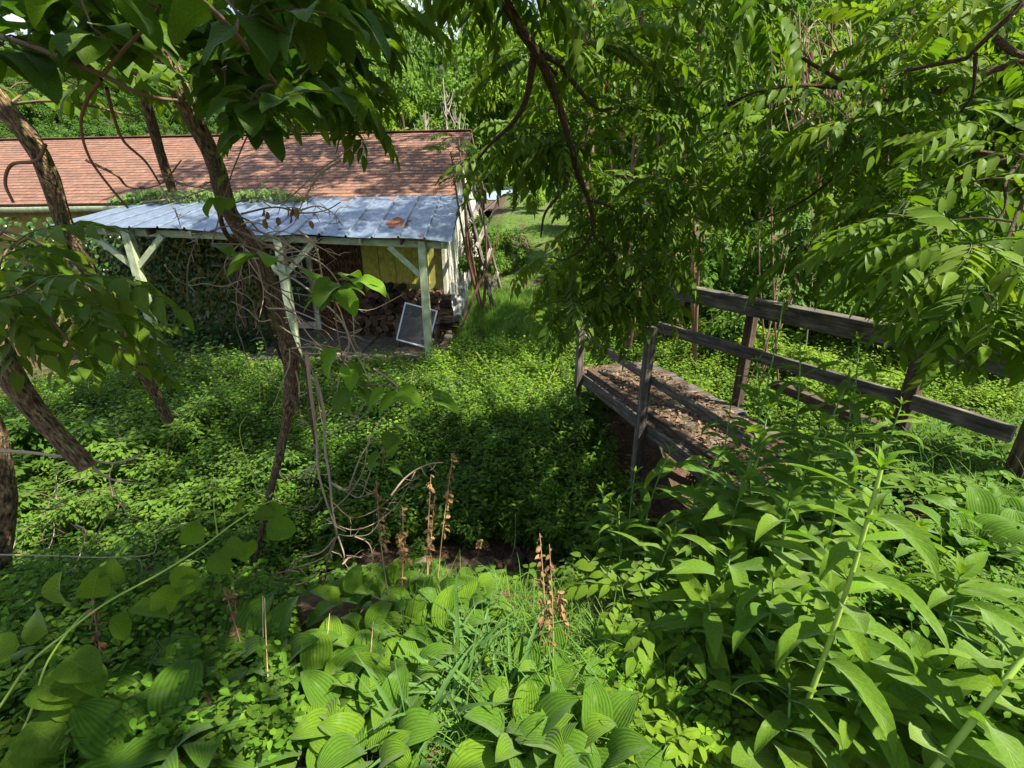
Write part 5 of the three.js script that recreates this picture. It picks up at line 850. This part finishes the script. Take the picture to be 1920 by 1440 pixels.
// bare grey saplings at the wood edge
{
  reseed(42);
  for (const [px, h, label] of [[800, 6.5, 'leftmost bare grey sapling behind the roof ridge'], [845, 8.2, 'tallest bare grey sapling behind the roof ridge'], [858, 7.0, 'bare grey sapling at the right of the dead group']]) {
    const p = W(px, 300, 33), y = ground(p.x, p.z), o = thing('bare_sapling', label, 'tree', V(p.x, y, p.z), 'dead saplings'); const M = mat([0.42, 0.36, 0.3], 0.95);
    mesh('trunk', tubeGeo([V(0, -0.1, 0), V(R(-0.2, 0.2), h * 0.5, 0), V(R(-0.4, 0.4), h, 0)], 0.09, 0.02, 6, 10, 0.1), M, o);
    for (let k = 0; k < 22; k++) { const f = R(0.25, 0.95), a = R(0, 6.28), L = (1.1 - f) * R(1.2, 3), b = V(R(-0.1, 0.1), h * f, 0); mesh('branch', tubeGeo([b, b.clone().add(V(Math.cos(a) * L * 0.4, L * 0.6, Math.sin(a) * L * 0.3)), b.clone().add(V(Math.cos(a) * L * 0.6, L * 1.25, Math.sin(a) * L * 0.4))], 0.03, 0.008, 4, 6), M, o); }
  }
}
// wood covering the far hills
{
  reseed(43); const pl = []; for (let k = 0; k < 2600; k++) { const a = R(-0.95, 0.95), d = R(152, 325), s = R(3.5, 6); pl.push([new THREE.Matrix4().compose(V(Math.sin(a) * d, hillY(a, d) + s * 0.4, -Math.cos(a) * d), new THREE.Quaternion().setFromEuler(new THREE.Euler(0, R(0, 6.28), 0)), V(s, s * R(0.9, 1.3), s)), tint(0.6, 1.1, 0.15)]); }
  mass('hill_wood', 'far wood covering the hills behind the house', 'wood', CROWN[2], FARM[1], pl);
}
// sumacs: one at the house end, others with red fruit spikes in the thicket
function sumac(label, base, tops, leafN, fruit, { m = [L_BROAD[0], L_WALNUT[1]], size = [0.8, 1.1], trunk = 0.035, group } = {}) {
  const T = new Tree('sumac', label, 'tree', group); T.o.userData.category = 'sumac';
  for (const t of tops) {
    T.limb('stem', [base.clone().setY(base.y - 0.1), V().lerpVectors(base, t, 0.5).add(V(R(-0.15, 0.15), 0.1, R(-0.1, 0.1))), t], trunk, 0.012, TWIG_RED, { sides: 6, n: 14 });
    for (let k = 0; k < leafN; k++) { const f = k < leafN * 0.6 ? 1 : R(0.7, 0.95), p = V().lerpVectors(base, t, f), a = k * 2.4 + R(-0.4, 0.4); T.leaves.push([p, basis(p, V(Math.cos(a), R(-0.1, 0.7), Math.sin(a)), R(-0.3, 0.3), R(...size)), pick(SUMAC), pick(m)]); }
    if (fruit) { const g = new THREE.SphereGeometry(0.045, 9, 12).scale(1, 2.6, 1), p = g.attributes.position; for (let i = 0; i < p.count; i++) { const k = 1 + fbm(p.getX(i) * 60, p.getY(i) * 60, p.getZ(i) * 60, 2) * 0.7; p.setXYZ(i, p.getX(i) * k, p.getY(i), p.getZ(i) * k); } g.computeVertexNormals(); mesh('fruit_spike', g.translate(t.x, t.y + 0.14, t.z), mat([0.1, 0.018, 0.016], 0.95), T.o); }
  }
  return T.finish(TWIG_RED, 300);
}
reseed(44);
{
  const b = W(905, 560, 10.6); b.y = ground(b.x, b.z);
  sumac('dark feathery sumac drooping over the right end of the porch roof', b, [W(845, 285, 9.6), W(870, 330, 10), W(860, 260, 10.2), W(895, 320, 10.0)], 7, false, { m: [L_BROAD[2], L_BROAD[0]], size: [0.9, 1.3] });
  for (const [x, y, D, bx, label] of [[1200, 60, 8.5, 1190, 'sumac with red fruit spikes at top centre right'], [1265, 20, 9, 1290, 'taller sumac with red fruit beside the top edge'], [1180, 110, 9.5, 1150, 'yellow green sumac lower behind the fruiting one'], [1310, 70, 8, 1330, 'sumac stem with red fruit left of the bare thicket'], [1560, 60, 9, 1570, 'sumac behind the bare red stems'], [1700, 40, 8.5, 1720, 'sumac at upper right behind the bough']]) {
    const g = W(bx, 520, D); g.y = ground(g.x, g.z); sumac(label, g, [W(x, y, D), W(x + 50, y + 40, D - 0.4), W(x - 45, y + 70, D + 0.3)], 9, true, { m: [L_COVER2, L_YOUNG, L_WALNUT[2]], group: 'sumacs in the thicket' });
  }
}
// bare reddish stems in the thicket at upper right
{
  reseed(45); const o = thing('bare_thicket', 'bare reddish stems tangled at the top right of centre', 'thicket', V(0, 0, 0));
  for (let k = 0; k < 40; k++) { const D = R(6.5, 8), a = W(R(1480, 1620), R(150, 330), D), x = R(1440, 1660), y = R(-20, 120); const e = W(x, y, D + R(-0.5, 0.5)); if (k < 8) a.y = ground(a.x, a.z); mesh('stem', tubeGeo([a, V().lerpVectors(a, e, 0.5).add(V(R(-0.3, 0.3), R(-0.1, 0.2), R(-0.2, 0.2))), e], R(0.008, 0.02), 0.004, 5, 10, 0.1), k % 3 ? TWIG_RED : TWIG_DEAD, o); }
}
// shrubs and small trees filling the middle distance at right
{
  reseed(46);
  for (const [px, py, D, rx, ry, m, g, label] of [[960, 440, 14, 0.7, 0.8, 0, 0, 'shrub on the lawn edge behind the ladder'], [905, 420, 13, 0.7, 1.2, 1, 1, 'dark shrub behind the ladder'], [1130, 470, 11, 1.1, 1.3, 0, 0, 'shrub behind the tip of the hanging limb'], [1250, 520, 10, 1.2, 1.4, 1, 1, 'dark shrub above the end of the top rail'], [1360, 540, 9.2, 1.3, 1.5, 1, 0, 'dark shrub behind the middle of the top rail'], [1480, 540, 9.5, 1.3, 1.6, 1, 1, 'dark shrub behind the rail among lit ones'], [1600, 540, 9, 1.2, 1.4, 0, 0, 'shrub behind the right part of the rail'], [1720, 560, 8.5, 1.2, 1.4, 2, 1, 'bright shrub beyond the rail near the right edge'], [1850, 560, 8, 1.2, 1.5, 0, 0, 'shrub beyond the rail at the right edge'], [1540, 600, 7.4, 0.7, 0.6, 2, 0, 'low bright shrub just beyond the rail'], [1680, 640, 6.6, 0.7, 0.6, 2, 1, 'low sunlit shrub right of the rail post'], [1850, 690, 5.6, 0.8, 0.6, 2, 0, 'low leafy shrub at the right edge below the rail'], [1420, 600, 8, 0.6, 0.6, 2, 1, 'low sunlit shrub between the rails'], [1000, 360, 26, 1.6, 1.8, 2, 0, 'round shrub by the gravel road'], [1080, 400, 20, 1.5, 2, 0, 1, 'shrub on the far side of the lawn']]) { const p = W(px, py, D); p.y = ground(p.x, p.z) - 0.05; bush('shrub', label, p, rx, ry, { m, g, group: 'shrubs beyond the bridge' }); }
  for (const [px, D, h, r, m, g, label] of [[1150, 14, 7, 2.2, 0, 0, 'young tree behind the hanging limb'], [1290, 13, 7.5, 2.4, 1, 1, 'young dark tree behind the sumacs'], [1420, 12, 7, 2.3, 0, 2, 'young tree above the middle of the rail'], [1560, 13, 7.5, 2.6, 2, 0, 'young yellow green tree behind the bare stems'], [1680, 12, 8, 2.5, 2, 1, 'sunlit young tree at upper right'], [1820, 11.5, 8, 2.6, 2, 2, 'bright young tree behind the right boughs'], [1930, 10, 8, 2.4, 0, 0, 'young tree at the right edge of the frame']]) { const p = W(px, 400, D); crownTree('young_tree', label, p.x, -D, h, r, { m, g, trunk: 0.07, low: 0.08, group: 'young trees in the thicket' }); }
  // left bank shrubs
  for (const [px, py, D, rx, ry, m, g, label] of [[120, 800, 4.2, 0.65, 0.55, 0, 0, 'leafy shrub left of the lower sawn limb'], [260, 780, 5.2, 0.7, 0.55, 0, 1, 'leafy shrub below the left porch post'], [390, 760, 6.0, 0.7, 0.5, 0, 0, 'shrub before the porch foundation'], [40, 740, 5.0, 0.8, 0.7, 1, 1, 'dark shrub at the left edge'], [180, 900, 3.6, 0.6, 0.45, 1, 0, 'dark low shrub under the sawn limb'], [330, 880, 4.4, 0.65, 0.45, 0, 1, 'shrub on the far bank left of the dead limb'], [80, 1000, 3.0, 0.5, 0.4, 1, 0, 'dark shrub at the left edge of the creek'], [960, 880, 5.4, 0.5, 0.42, 1, 1, 'dark leafy shrub in the middle of the far bank'], [870, 960, 4.6, 0.5, 0.35, 1, 0, 'dark leafy shrub above the creek at centre'], [1020, 940, 4.4, 0.45, 0.4, 0, 1, 'shrub at the foot of the bridge post'], [700, 830, 6.2, 0.5, 0.4, 1, 0, 'dark mound of leaves behind the hanging twigs'], [820, 790, 6.8, 0.55, 0.42, 0, 1, 'leafy mound on the far bank below the right porch post'], [560, 900, 5.0, 0.5, 0.38, 1, 1, 'dark mound behind the foot of the dead limb'], [1060, 830, 6.0, 0.5, 0.5, 1, 0, 'dark shrub beside the end of the bridge deck'], [450, 1000, 4.0, 0.45, 0.36, 1, 0, 'dark mound left of the dead limb near the creek'], [640, 960, 4.6, 0.4, 0.34, 0, 1, 'leafy mound under the twig tangle']]) { const p = W(px, py, D); p.y = ground(p.x, p.z) - 0.05; bush('bank_shrub', label, p, rx, ry, { m, g, group: 'shrubs on the creek bank' }); }
}
renderer.render(scene, camera);
